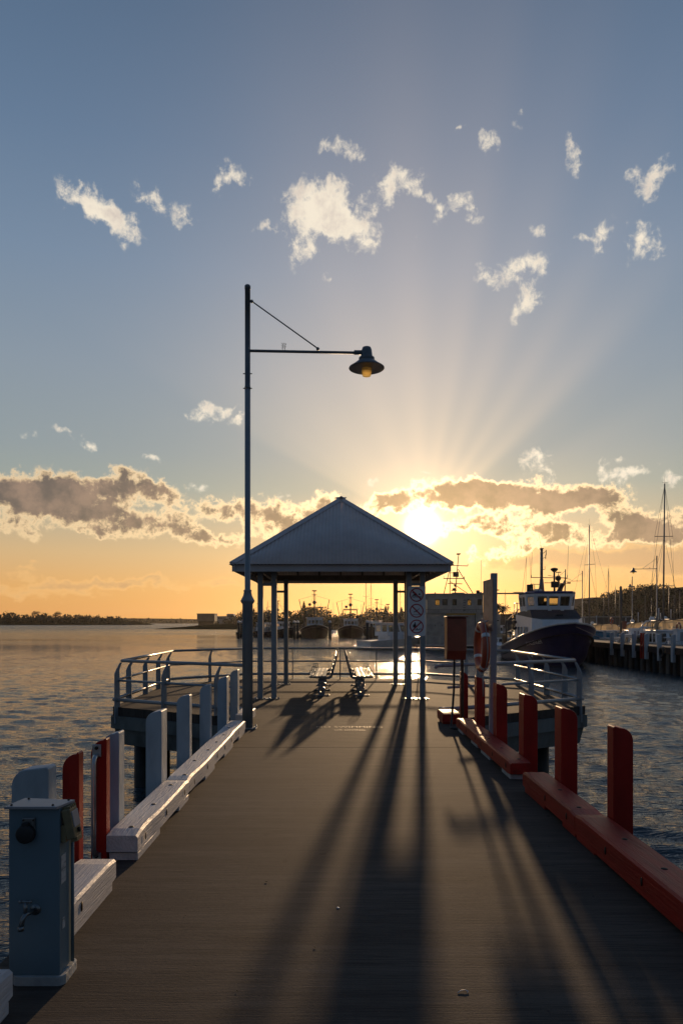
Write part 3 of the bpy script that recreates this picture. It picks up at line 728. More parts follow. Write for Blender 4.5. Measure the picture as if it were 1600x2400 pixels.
# ------------------------------------------------------------------ prohibition sign on the right front posts
sg = thing('warning_sign', 'tall white sign with three red ring prohibition symbols on the shelter posts', 'sign', (1.63, 14.555, 1.31))
SYY = 14.555; sx0, sx1, sz0, sz1 = 1.446, 1.813, 1.311, 2.344
MB().box(sx0, sx1, SYY-.003, SYY+.008, sz0, sz1).build('panel', M['sign_white'], sg, bevel=.002)
cxs = 1.628; zc = [2.166, 1.836, 1.508]
def flat(poly, dy, m): 
    n = len(poly); m.add([(x, SYY-dy, z) for x, z in poly]+[(x, SYY-dy+.0015, z) for x, z in poly], [tuple(range(n)), tuple(range(n, 2*n))[::-1]]+[(i, (i+1) % n, n+(i+1) % n, n+i) for i in range(n)]); return m
for i, z in enumerate(zc):
    m = MB(); ro, ri, n = .144, .122, 40
    v = []
    for j in range(n):
        a = 2*math.pi*j/n
        for r in (ro, ri): v.append((cxs+r*math.cos(a), SYY-.0065, z+r*math.sin(a)))
    m.add(v, [(2*j, 2*j+1, (2*j+3) % (2*n), (2*j+2) % (2*n)) for j in range(n)])
    d = (1 if i < 2 else -1); a = .096
    flat([(cxs-a-.009, z+d*(a-.009)), (cxs-a+.009, z+d*(a+.009)), (cxs+a+.009, z-d*(a-.009)), (cxs+a-.009, z-d*(a+.009))][::1], .0075, m)
    m.build('ring_and_bar', M['sign_red'], sg, recalc=False)
def disc(m, x, z, r, dy=.0055): return flat([(x+r*math.cos(2*math.pi*j/14), z+r*math.sin(2*math.pi*j/14)) for j in range(14)], dy, m)
z = zc[0]; m = MB(); disc(m, cxs+.058, z+.012, .019)
flat([(cxs-.088, z+.055), (cxs-.02, z+.048), (cxs+.035, z-.018), (cxs+.018, z-.026), (cxs-.035, z+.015), (cxs-.09, z+.040)], .0055, m)
flat([(cxs-.05, z+.02), (cxs-.018, z+.018), (cxs+.01, z-.022), (cxs-.095, z-.018)], .0052, m)
for dz in (-.03, -.045): flat([(cxs-.105+.21*j/12, z+dz+.005*math.sin(j*1.6)) for j in range(13)]+[(cxs+.105-.21*j/12, z+dz-.008+.005*math.sin((12-j)*1.6)) for j in range(13)], .0054, m)
m.build('swimmer_symbol', M['sign_black'], sg, recalc=False)
z = zc[1]; m = MB()
flat([(cxs+.058, z+.062), (cxs+.05, z+.035), (cxs+.03, z+.012), (cxs+.006, z+.006), (cxs+.012, z+.018), (cxs+.035, z+.03)], .0055, m)
flat([(cxs-.018, z-.002), (cxs-.05, z-.012), (cxs-.06, z-.02), (cxs-.045, z-.024), (cxs-.06, z-.06), (cxs-.04, z-.03), (cxs-.03, z-.02)], .0055, m)
disc(m, cxs-.008, z-.02, .010); flat([(cxs-.078, z-.078), (cxs+.06, z-.078), (cxs+.06, z-.084), (cxs-.078, z-.084)], .0055, m)
m.build('diver_symbol', M['sign_black'], sg, recalc=False)
z = zc[2]; m = MB(); disc(m, cxs-.034, z+.070, .015)
flat([(cxs-.055, z+.052), (cxs-.018, z+.055), (cxs-.006, z+.01), (cxs-.02, z-.022), (cxs-.06, z-.025), (cxs-.082, z+.012)], .0055, m)
disc(m, cxs+.008, z-.048, .012); flat([(cxs-.03, z-.062), (cxs+.06, z-.062), (cxs+.05, z-.076), (cxs-.035, z-.076)], .0054, m)
flat([(cxs+.045, z-.045), (cxs+.105, z-.045), (cxs+.105, z-.058), (cxs+.05, z-.06)], .0056, m)
m.build('jumper_symbol', M['sign_black'], sg, recalc=False)
for x in (sx0+.012, sx1-.012):
    for z in (sz0+.012, (sz0+sz1)/2, sz1-.012): MB().lathe([(.006, -.004), (.004, -.008), (.001, -.008)], (x, SYY, z), 8, 'y').build('screw', M['bolt'], sg)

# ------------------------------------------------------------------ the two benches, back to back
def bench(sg_, cx, label):
    # sg_ = -1 faces -x, +1 faces +x
    b = thing('bench', label, 'bench', (cx, 16.45, 0), 'slatted benches standing back to back under the shelter')
    X = lambda u: cx+sg_*u
    for y in (15.22, 16.42, 17.68):
        m = MB()
        prof = [(-.17, .36), (.26, .385), (.26, .41), (-.10, .405), (-.20, .44), (-.335, .93), (-.365, .92), (-.235, .40)]
        m.prism([(X(u), z) for u, z in prof], 'y', y-.025, y+.025)
        m.build('frame', M['bench_frame'], b, bevel=.006)
        # pierced leg
        m = MB(); n = 16; w = .075
        def plate_with_holes(m, xc, w, z0, z1, holes, r, y0, y1):
            zs = [z0]+[(holes[i]+holes[i+1])/2 for i in range(len(holes)-1)]+[z1]
            for hi, hz in enumerate(holes):
                a0, a1 = zs[hi], zs[hi+1]
                ring, out = [], []
                for j in range(n):
                    a = 2*math.pi*(j+.5)/n; cx_, sz_ = math.cos(a), math.sin(a)
                    ring.append((xc+r*cx_, hz+r*sz_))
                    k = min(w/abs(cx_) if abs(cx_) > 1e-6 else 9, ((a1-hz) if sz_ > 0 else (hz-a0))/abs(sz_) if abs(sz_) > 1e-6 else 9)
                    out.append((xc+cx_*k, hz+sz_*k))
                v = [(x, yy, z) for yy in (y0, y1) for x, z in ring+out]; N = 2*n
                f = []
                for j in range(n):
                    j2 = (j+1) % n
                    f += [(j, j2, n+j2, n+j), (N+j, N+n+j, N+n+j2, N+j2), (j, N+j, N+j2, j2), (n+j, n+j2, N+n+j2, N+n+j)]
                m.add(v, f)
        plate_with_holes(m, X(0), w, .02, .355, [.12, .26], .036, y-.03, y+.03)
        m.box(X(0)-w, X(0)+w, y-.03, y+.03, .34, .365)
        m.build('leg', M['bench_frame'], b)
        MB().box(X(0)-.18, X(0)+.18, y-.05, y+.05, .001, .02).build('foot', M['bench_frame'], b, bevel=.006)
        for dx in (-.15, .15): MB().lathe([(.016, .0205), (.016, .034), (.001, .036)], (X(0)+dx, y, 0), 6).build('anchor_nut', M['galv'], b)
        c = Vector((X(.20), y, .50)); MB().path([c+Vector((.062*math.cos(a*math.pi/12), 0, .062*math.sin(a*math.pi/12))) for a in range(24)], .0065, 6, True).path([c+Vector((-.06, 0, 0)), c+Vector((.06, 0, 0))], .004, 6).path([c+Vector((0, 0, -.09)), c+Vector((0, 0, .06))], .004, 6).build('ring_armrest', M['bench_frame'], b)
    for u in (-.10, -.005, .09, .185):
        m = MB(); m.box(min(X(u), X(u+.082)), max(X(u), X(u+.082)), 15.12, 17.80, .411, .436); m.build('seat_slat', M['slat'], b, bevel=.005)
    for k in range(5):
        t_ = k/4.6; u = -.205-.125*t_; z = .475+.42*t_
        MB().obox((X(u+.018), 16.46, z), (.022, 2.68, .078), (0, -sg_*R(16), 0)).build('back_slat', M['slat'], b, bevel=.005)
    return b
bench(-1, -.36, 'bench on the left, facing the open water with its back to the other bench')
bench(1, .50, 'bench on the right, facing the marina with its back to the other bench')

# ------------------------------------------------------------------ lamp posts
def lamp_post(loc, label, flip=1, group='lamp posts with hooded lanterns', rz=0.0, detail=True):
    X0, Y0, _ = 0, 0, 0
    L = thing('street_lamp', label, 'street lamp', (0, 0, 0), group)
    MB().lathe([(.001, 0), (.079, 0), (.079, 1.86), (.100, 1.885), (.108, 1.91), (.096, 1.93), (.070, 1.98), (.056, 2.04), (.062, 2.055), (.060, 2.07), (.043, 2.08), (.043, 5.10)], (0, 0, .012), 24).build('pole', M['pole'], L)
    MB().lathe([(.046, 5.095), (.046, 5.13), (.041, 5.131), (.041, 6.60), (.045, 6.601), (.045, 6.65), (.030, 6.665), (.001, 6.668)], (0, 0, .012), 20).build('upper_pole', M['pole_dark'], L)
    MB().box(-.12, .14, -.12, .12, .001, .014).build('base_plate', M['pole'], L, bevel=.004)
    for x in (-.10, .12):
        for y in (-.09, .09): MB().lathe([(.018, .0145), (.018, .032), (.009, .033), (.009, .05), (.001, .051)], (x, y, 0), 6).build('anchor_nut', M['galv'], L)
    for z in (5.12, 5.34): MB().tube((-.068, 0, z), (.068, 0, z), .008, n=6).build('bolt', M['pole_dark'], L)
    MB().tube((.02, 0, 5.685), (1.62, 0, 5.655), .021, n=12).build('arm', M['pole_dark'], L)
    MB().tube((1.60, 0, 5.66), (1.72, 0, 5.66), .034, n=12).build('arm_socket', M['pole_dark'], L)
    br = MB().tube((.065, 0, 6.43), (1.055, 0, 5.72), .010, n=8).build('brace', M['pole_dark'], L)
    MB().ball((.062, 0, 6.43), .026).ball((1.055, 0, 5.715), .026).build('ball_joint', M['pole_dark'], br)
    hx = 1.79
    MB().lathe([(.118, 5.53), (.118, 5.58), (.092, 5.59), (.088, 5.60), (.076, 5.70), (.062, 5.735), (.034, 5.747), (.001, 5.75)], (hx, 0, 0), 20).build('lantern_housing', M['pole_dark'], L)
    MB().lathe([(.262, 5.415), (.268, 5.42), (.266, 5.432), (.20, 5.475), (.12, 5.54), (.08, 5.545), (.075, 5.535), (.115, 5.53), (.195, 5.465), (.258, 5.422)], (hx, 0, 0), 28).build('shade', M['pole_dark'], L)
    MB().lathe([(.001, 5.30), (.060, 5.305), (.070, 5.33), (.080, 5.45), (.075, 5.53)], (hx, 0, 0), 16).build('lens', M['lamp_glass'], L)
    if detail:
        m = MB(); 
        for bx in (.525, .56):
            m.path([(bx, 0, 5.69), (bx+.003, 0, 5.75), (bx+.012, .004, 5.80)], .0035, 5)
            for k in range(5): m.path([(bx+.002, 0, 5.715+.017*k), (bx+(.02 if k % 2 else -.018), 0, 5.735+.018*k)], .003, 5)
        m.build('grass_sprig', M['sprig'], L)
    L.location = loc; L.rotation_euler = (0, 0, rz)
    return L
lamp = lamp_post((-1.36, 10.55, 0), 'tall grey lamp post on the jetty with one hooded lantern on a braced arm')

# ------------------------------------------------------------------ power and water cabinet, front left
pc = thing('power_pedestal', 'slate blue service cabinet with a socket, a tap and brass switch at lower left', 'power cabinet', (-1.335, 3.15, 0))
bx0, bx1, by0, by1 = -1.448, -1.224, 3.085, 3.215
MB().box(bx0, bx1, by0, by1, .045, .778).build('body', M['box_blue'], pc, bevel=.003)
MB().prism([(bx0-.012, 3.065), (bx1-.005, 3.065), (bx1+.028, 3.19), (bx0+.01, 3.22)], 'z', .780, .792).build('lid', M['lid'], pc, bevel=.002)
for x, y in ((bx0+.012, 3.085), (bx1-.03, 3.085), (bx1+.005, 3.175), (bx0+.04, 3.195)): MB().lathe([(.0055, .7925), (.0055, .797), (.001, .799)], (x, y, 0), 8).build('lid_screw', M['bolt'], pc)
mb = MB(); q = []
for cx_, cy_ in ((bx0-.0, by0-.0), (bx1+.012, by0), (bx1+.012, by1+.03), (bx0, by1+.03)): q.append((cx_, cy_))
def rrect(x0, x1, y0, y1, r, n=5):
    o = []
    for cx_, cy_, a0 in ((x1-r, y1-r, 0), (x0+r, y1-r, 90), (x0+r, y0+r, 180), (x1-r, y0+r, 270)):
        for i in range(n+1): a = R(a0+90*i/n); o.append((cx_+r*math.cos(a), cy_+r*math.sin(a)))
    return o
MB().prism(rrect(bx0+.015, bx1+.022, by0-.012, by1+.035, .03), 'z', .001, .044).build('plinth', M['packer'], pc, bevel=.003)
cx_ = -1.357; fy = by0
s1 = MB().box(cx_-.028, cx_+.030, fy-.012, fy-.001, .662, .742).build('socket_plate', M['brass'], pc, bevel=.004)
MB().lathe([(.001, -.034), (.034, -.034), (.040, -.030), (.042, -.012)], (cx_-.008, fy, .672), 24, 'y').build('socket_cap', M['black'], s1)
MB().box(cx_-.022, cx_+.006, fy-.032, fy-.0125, .700, .722).build('cap_hinge', M['black'], s1, bevel=.003)
for x in (cx_-.021, cx_+.023): MB().lathe([(.004, -.0125), (.004, -.016), (.001, -.016)], (x, fy, .731), 8, 'y').build('screw', M['bolt'], s1)
# tilted isolator on the side face
sw = MB(); rot = Matrix.Rotation(R(-9), 3, 'X') @ Matrix.Rotation(R(14), 3, 'Y')
rotm = Matrix.Rotation(R(-12), 3, 'Y')
c0 = Vector((bx1+.034, 3.135, .705))
sw = MB().obox(c0, (.040, .085, .135), rotm).build('switch_box', M['olive'], pc, bevel=.006)
MB().obox(c0+rotm @ Vector((.022, 0, .016)), (.006, .068, .070), rotm).build('switch_window', M['lid'], sw, bevel=.002)
for k in range(4): MB().obox(c0+rotm @ Vector((.004, -.03+.02*k, .071)), (.034, .008, .012), rotm).build('rib', M['olive'], sw)
MB().obox(c0+rotm @ Vector((.026, 0, -.038)), (.012, .012, .020), rotm).build('lever', M['black'], sw, bevel=.002)
MB().obox(c0+rotm @ Vector((.006, 0, -.072)), (.030, .060, .020), rotm).build('latch', M['olive'], sw, bevel=.002)
MB().box(bx1-.002, bx1+.022, 3.10, 3.17, .625, .70).build('switch_bracket', M['olive'], pc)
MB().tube((bx1+.010, by1-.008, .05), (bx1+.010, by1-.008, .64), .008, n=8).build('conduit', M['box_blue'], pc)
# tap
tx, tz = -1.352, .335
tp = MB().lathe([(.001, -.004), (.024, -.004), (.024, -.001)], (tx+.022, fy, tz), 16, 'y').tube((tx+.022, fy-.004, tz), (tx+.004, fy-.055, tz), .010).path([(tx+.022, fy-.01, tz), (tx+.004, fy-.055, tz), (tx-.002, fy-.07, tz-.012), (tx-.008, fy-.075, tz-.045)], .0105, 10).lathe([(.013, -.062), (.013, -.042)], (tx-.008, fy-.075, tz), 12).build('tap', M['brass'], pc)
MB().tube((tx+.002, fy-.055, tz), (tx+.002, fy-.055, tz+.052), .008).tube((tx-.02, fy-.055, tz+.055), (tx+.024, fy-.055, tz+.055), .006).ball((tx-.02, fy-.055, tz+.055), .0075).ball((tx+.024, fy-.055, tz+.055), .0075).build('tap_handle', M['brass'], tp)
M['sticker'] = material('printed sticker', (.42, .45, .47), .4, var_color=(.16, .19, .22), scale=120, stretch=(1, .12, 1), thr=(.52, .56))
for (y0, y1, z0, z1) in ((3.098, 3.150, .44, .565), (3.112, 3.142, .235, .285)): MB().box(bx1+.0008, bx1+.002, y0, y1, z0, z1).build('sticker', M['sticker'], pc)

# ------------------------------------------------------------------ right side: cabinet, cable, poles, lifebuoy, notice board
cb = thing('rescue_cabinet', 'faded red metal cabinet with a sloping bottom on a thin rusty pipe', 'cabinet', (1.82, 10.9, 0))
MB().prism([(10.72, 1.16), (10.72, 1.655), (10.76, 1.672), (11.0, 1.672), (11.0, 1.02), (10.78, 1.02)], 'x', 1.665, 1.965).build('case', M['orange_box'], cb, bevel=.012)
MB().box(1.655, 1.985, 10.70, 11.02, 1.674, 1.69).build('lid', M['orange_box'], cb, bevel=.006)
MB().tube((1.95, 11.02, -.5), (1.95, 11.02, 1.60), .026, n=12).build('pipe', M['rust'], cb)
for z in (1.2, 1.5): MB().box(1.90, 2.0, 10.985, 11.05, z-.02, z+.02).build('clamp', M['rust'], cb)
vb = MB()
cable = tag(MB().path([(1.80, 10.86, 1.03), (1.795, 10.84, .9), (1.775, 10.76, .55), (1.735, 10.66, .22), (1.70, 10.56, .03), (1.685, 10.52, .014), (1.70, 10.46, .012), (1.76, 10.40, .012)], .017, 8).build('power_cable', M['black'], base=(1.7, 10.5, 0)), 'thick black cable hanging from the red cabinet down to the deck', 'cable')
gp = thing('grey_post', 'slim grey square post standing between the red cabinet and the lifebuoy', 'post', (2.03, 10.0, 0))
MB().box(1.965, 2.06, 9.94, 10.04, -.45, 1.41).build('shaft', M['steel_paint'], gp, bevel=.008)
MB().tube((2.0, 10.06, .9), (2.0, 10.06, 1.58), .020, n=8).build('tube', M['orange_box'], gp)
nb = thing('notice_board_post', 'tall grey post carrying a narrow weathered notice board seen edge on', 'sign post', (2.03, 9.2, 0))
m = MB(); v = []
for z, x, w in ((-.5, 1.968, .082), (2.24, 2.0, .078)):
    for a, b in ((0, 0), (1, 0), (1, 1), (0, 1)): v.append((x+w*a, 9.14+.08*b, z))
m.add(v, [(0, 3, 2, 1), (4, 5, 6, 7), (0, 1, 5, 4), (1, 2, 6, 5), (2, 3, 7, 6), (3, 0, 4, 7)]).build('post', M['steel_paint'], nb, bevel=.006)
M['notice'] = material('weathered notice', (.42, .30, .24), .5, var_color=(.25, .16, .12), scale=7)
MB().box(1.963, 1.975, 8.92, 9.50, 1.48, 2.155).build('board', M['notice'], nb, bevel=.003)
for z in (1.50, 2.13): MB().box(1.976, 1.996, 9.16, 9.2, z-.02, z+.02).build('bracket', M['galv'], nb)
for z in (2.02, 1.62): MB().tube((2.07, 9.18, z), (2.105, 9.18, z), .008, n=6).build('bolt', M['bolt'], nb)
LBU = thing('lifebuoy', 'faded orange lifebuoy with white bands hanging on the notice board post', 'lifebuoy', (1.90, 9.16, 1.28))
c = Vector((1.895, 9.16, 1.275)); RM, rm_ = .280, .052
tilt = R(0)
def rp(a, r=RM): return c+Vector((-.02+.0*math.sin(a)-math.sin(tilt)*r*math.cos(a)*.6, r*math.cos(a)*math.cos(tilt), r*math.sin(a)))
MB().path([rp(2*math.pi*i/40) for i in range(40)], rm_, 14, True).build('ring', M['buoy'], LBU)
for k in range(4):
    a0 = math.pi/4+k*math.pi/2+.25
    MB().path([rp(a0+.17*(i/4-.5)) for i in range(5)], rm_+.003, 14).build('band', M['tape'], LBU)
m = MB()
for k in range(4):
    a0 = math.pi/4+k*math.pi/2+.25
    m.path([rp(a0+(math.pi/2)*t/8, RM+rm_+.006+.035*math.sin(math.pi*t/8)) for t in range(9)], .006, 6)
m.build('grab_line', M['rope'], LBU)
MB().path([(1.87, 9.05, .94), (1.865, 9.02, .80), (1.87, 9.03, .67), (1.88, 9.08, .64), (1.89, 9.13, .68), (1.89, 9.15, .85), (1.89, 9.16, .96)], .009, 8).build('hanging_line', M['rope'], LBU)
MB().tube((1.90, 9.16, 1.60), (1.99, 9.16, 1.62), .012, n=8).build('hook', M['galv'], LBU)

# ------------------------------------------------------------------ bits lying on the deck
rnd = random.Random(5)
m = MB()
for i in range(30):
    Y = 3+10*rnd.random()**1.3; X = rnd.uniform(-1.0, 1.6); s_ = rnd.uniform(.002, .006); a = rnd.uniform(0, 3.1)
    m.obox((X, Y, .003+s_*.2), (s_*2.2, s_, s_*.5), (0, 0, a))
tag(m.build('leaf_litter', M['litter']), 'scattered specks of dry litter on the jetty deck', 'litter', kind='stuff')
fl = thing('feather', 'pale curled feather lying on the deck at the bottom of the photo', 'feather', (.54, 3.28, 0))
MB().path([(.515, 3.02, .002), (.53, 3.035, .004), (.55, 3.04, .005), (.562, 3.03, .003), (.555, 3.022, .002)], .0016, 5).build('quill', M['tape'], fl)
tag(MB().lathe([(.001, .0), (.009, .001), (.007, .003), (.001, .004)], (0, 3.92, .0005), 10).build('shell', M['tape'], base=(0, 3.92, 0)), 'small white shell lying alone in the middle of the deck', 'shell')

# ------------------------------------------------------------------ boats
def hull(m, L, B, zs, draft=.5, fine=.55, tr=.82, n=22, flare=.25, k=9, bluff=2.4):
    # bow towards +y at y = L/2; zs = sheer height at stern, middle, bow
    rows = []
    for i in range(n+1):
        t_ = i/n; y = -L/2+L*t_
        hb = B/2*(tr+(1-tr)*math.sin(min(1, t_/.45)*math.pi/2)) if t_ < .45 else B/2*max(0, 1-((t_-.45)/.55)**bluff)**fine
        sh_ = zs[0]*(1-t_)**2+2*zs[1]*t_*(1-t_)+zs[2]*t_**2 if True else 0
        wl = hb*(1-flare*(.3+.7*t_**2))
        rake = .09*L*t_**4
        pts = []
        for j in range(k+1):
            s_ = j/k; z = -draft+(sh_+draft)*s_
            w = (wl*math.sin(min(1, s_/.45)*math.pi/2)**.6 if s_ < .45 else wl+(hb-wl)*((s_-.45)/.55)**1.3)
            pts.append((w, y-rake*(1-s_), z))
        rows.append([(-a, b, c) for a, b, c in pts[::-1]]+[p for p in pts[1:]])
    m.grid(rows, True)
    kk = len(m.v); m.v += rows[0]; m.f.append(tuple(range(kk, kk+len(rows[0])))); m.sm.append(False)
    return rows
def deck_of(rows, dz):
    m = MB(); r = []
    for row in rows: a, b = Vector(row[0]), Vector(row[-1]); a.z -= dz; b.z -= dz; a.x *= .97; b.x *= .97; r.append([a, (a+b)/2+Vector((0, 0, .04)), b])
    return m.grid(r, True)
def frustum(m, x0, x1, y0, y1, z0, z1, dx=0, dyf=0, dyb=0):
    v = [(x0, y0, z0), (x1, y0, z0), (x1, y1, z0), (x0, y1, z0), (x0+dx, y0+dyb, z1), (x1-dx, y0+dyb, z1), (x1-dx, y1-dyf, z1), (x0+dx, y1-dyf, z1)]
    return m.add(v, [(0, 3, 2, 1), (4, 5, 6, 7), (0, 1, 5, 4), (1, 2, 6, 5), (2, 3, 7, 6), (3, 0, 4, 7)])
def shell_cabin(x0, x1, y0, y1, z0, z1, wins, dx=0, dyf=0, dyb=0, wz=(.35, .8), th=.05):
    """cabin walls with real window openings; wins = (front, left, right, back) counts; returns walls, panes, frames"""
    wm, pm = MB(), []
    c = [Vector((x0, y0, z0)), Vector((x1, y0, z0)), Vector((x1, y1, z0)), Vector((x0, y1, z0))]
    d = [Vector((x0+dx, y0+dyb, z1)), Vector((x1-dx, y0+dyb, z1)), Vector((x1-dx, y1-dyf, z1)), Vector((x0+dx, y1-dyf, z1))]
    # faces: back (0-1), right (1-2), front (2-3), left (3-0)
    for (i, j), nw in zip(((0, 1), (1, 2), (2, 3), (3, 0)), (wins[3], wins[2], wins[0], wins[1])):
        def P(u, v): return (c[i].lerp(c[j], u)).lerp(d[i].lerp(d[j], u), v)
        a, b = wz; us = [0]
        if nw:
            g = .28/nw if nw > 1 else .22
            for q_ in range(nw): us += [(q_+g/2*nw*.5+.06)/nw if False else (q_+.14)/nw, (q_+.86)/nw]
        us.append(1)
        for q_ in range(len(us)-1):
            win = (q_ % 2 == 1)
            for va, vb, op in ((0, a, False), (a, b, win), (b, 1, False)):
                quad = [P(us[q_], va), P(us[q_+1], va), P(us[q_+1], vb), P(us[q_], vb)]
                if not op: wm.add(quad, [(0, 1, 2, 3)])
                else:
                    pm.append(quad)
    return wm, pm, d
def add_windows(quads, parent, lit=M['glass'], frame=M['boat_dark']):
    for q in quads:
        n = (q[1]-q[0]).cross(q[3]-q[0]).normalized()
        w = MB(); r = .06*(q[1]-q[0]).length
        k = [Vector(p) for p in q]; c = sum(k, Vector())/4
        inn = [p+(c-p)*.10 for p in k]
        w.add([p-n*.02 for p in k]+[p+n*.015 for p in k]+[p+n*.015 for p in inn]+[p-n*.02 for p in inn],
              [(4, 5, 9, 8), (5, 6, 10, 9), (6, 7, 11, 10), (7, 4, 8, 11), (0, 1, 5, 4), (1, 2, 6, 5), (2, 3, 7, 6), (3, 0, 4, 7)])
        f = w.build('window', frame, parent, recalc=False)
        MB().add([p-n*.005 for p in inn], [(0, 1, 2, 3)]).build('pane', lit, f)
def rail_line(m, pts, h, r=.02, every=1):
    up = [Vector(p)+Vector((0, 0, h)) for p in pts]
    m.path(up, r, 5); m.path([Vector(p)+Vector((0, 0, h*.5)) for p in pts], r*.7, 5)
    for p in pts[::every]: m.tube(p, Vector(p)+Vector((0, 0, h)), r, n=5)
    return m

# --- the blue and white workboat moored along the wharf (bow towards the camera)
BX, BY = 17.15, 58.2
wb = thing('workboat', 'blue hulled workboat with white wheelhouse moored along the timber wharf', 'boat', (0, 0, 0))
L_, B_ = 16.2, 5.9
m = MB(); rows = hull(m, L_, B_, (1.0, 1.15, 3.25), .6, .52, .74, 36, .26, 12, 2.9)
ho = m.build('hull', M['hull_blue'], wb)
deck_of(rows, .75).build('deck', M['boat_black'], wb)
cap = MB(); cap.path([Vector(r[0]) for r in rows], .07, 6); cap.path([Vector(r[-1]) for r in rows], .07, 6); cap.build('gunwale', M['boat_cream'], wb)
fend = MB(); fend.path([Vector(r[4]).lerp(Vector(r[3]), .5)+Vector((-.03, 0, 0)) for r in rows[:14]], .08, 6); fend.build('rubbing_strake', M['boat_cream'], wb)
MB().grid([[Vector(p)*1.004 for p in r[:11][-4:]] for r in rows[:-1]]).build('boot_stripe', M['rust_red'], ho, recalc=False) if False else None
# stern quarter bulwark, cream
m = MB(); rr = []
for r in rows[:9]:
    a = Vector(r[0]); b = Vector(r[5]); rr.append([a+Vector((-.035, 0, .0)), a.lerp(b, .5)+Vector((-.035, 0, 0))])
m.grid(rr).build('stern_bulwark', M['boat_cream'], wb, recalc=False, solid=.03)
# lower house
def hslab(poly, z0, z1, name, mat, bev=.06): return MB().prism(poly, 'z', z0, z1).build(name, mat, wb, bevel=bev)
x0, x1 = -1.98, 1.92; ly0, ly1 = -1.9, 5.2        # local y: bow is +y
lw = MB(); front = ly1
v = [(x0-.12, ly0, .6), (x1+.12, ly0, .6), (x1+.12, ly1-.9, .6), (x1-.8, ly1, .6), (x0+.8, ly1, .6), (x0-.12, ly1-.9, .6)]
v2 = [(x0, ly0, 3.95), (x1, ly0, 3.95), (x1-.02, ly1-1.5, 3.62), (x1-.55, ly1-.55, 3.50), (x0+.55, ly1-.55, 3.50), (x0+.02, ly1-1.5, 3.62)]
lw.add(v+v2, [(0, 5, 4, 3, 2, 1)]+[(i, (i+1) % 6, 6+(i+1) % 6, 6+i) for i in range(6)])
lw.build('deckhouse', M['boat_white'], wb, bevel=.05)
top = [(p[0]*.985, p[1]+(-.04 if p[1] > 0 else 0), p[2]+.001) for p in v2]
apex = [(x0*.92, 2.55, 4.28), (x1*.92, 2.55, 4.28)]
MB().add(top+[(x0*.98, ly0, 4.1), (x1*.98, ly0, 4.1)]+apex, [(2, 9, 8, 5), (2, 3, 4, 5), (0, 1, 7, 6), (6, 7, 9, 8), (0, 6, 8, 5), (1, 2, 9, 7)]).build('deckhouse_roof', M['boat_black'], wb)
for x in (-.42, .55):
    MB().box(x-.11, x+.11, 3.0, 3.25, 4.20, 4.34).build('roof_vent', M['boat_white'], wb, bevel=.02)
MB().box(-.15, .35, 3.75, 4.15, 3.75, 3.92).build('windlass', M['boat_dark'], wb, bevel=.03)
for y in (-.6, .4, 1.5, 2.4):
    w_ = MB().box(x0-.105, x0-.075, y, y+.34, 1.95, 2.95).build('window', M['boat_cream'], wb, bevel=.01)
    MB().box(x0-.112, x0-.107, y+.05, y+.29, 2.02, 2.88).build('pane', M['win_dark'], w_)
# wheelhouse, sides and front flare outward towards the top, five front windows on a bent front
zb, zt = 4.05, 5.56
def wh(z):                                            # plan outline at height z: centre front then angled corners
    k = (z-zb)/(zt-zb); o = .16*k
    return [(-1.80-o, -.8), (1.80+o, -.8), (1.80+o, 1.65), (1.28+o, 2.45+.30*k), (-1.28-o, 2.45+.30*k), (-1.80-o, 1.65)]
za, zc_ = 4.60, 5.34
wm = MB(); quads = []
for s_ in range(6):
    def P(u, z, s_=s_):
        p = wh(z); a, b = Vector(p[s_]), Vector(p[(s_+1) % 6]); q = a.lerp(b, u); return Vector((q.x, q.y, z))
    cuts = {3: [0, .05, .31, .37, .63, .69, .95, 1], 2: [0, .2, .82, 1], 4: [0, .18, .80, 1], 1: [0, .1, .42, .52, .86, 1], 5: [0, .14, .48, .58, .9, 1], 0: [0, .12, .42, .52, .88, 1]}[s_]
    for i in range(len(cuts)-1):
        for z0, z1, w in ((zb, za, 0), (za, zc_, i % 2), (zc_, zt, 0)):
            qd = [P(cuts[i], z0), P(cuts[i+1], z0), P(cuts[i+1], z1), P(cuts[i], z1)]
            if w: quads.append(qd)
            else: wm.add(qd, [(0, 1, 2, 3)])
wmo = wm.build('wheelhouse', M['boat_white'], wb, recalc=False)
wmo.modifiers.new('thickness', 'SOLIDIFY').thickness = -.05
add_windows(quads, wb)
rf = [(x*1.02, y+(.08 if y > 0 else 0)) for x, y in wh(zt)]
MB().prism(rf, 'z', zt-.02, zt+.20).build('wheelhouse_roof', M['roof_blue'], wb, bevel=.09, seg=3)
MB().box(-1.2, 1.2, -.6, 1.0, 4.1, 4.75).build('console', M['boat_dark'], wb)
MB().box(-.4, .1, .6, 1.0, 4.7, 5.0).build('screen', M['boat_dark'], wb)
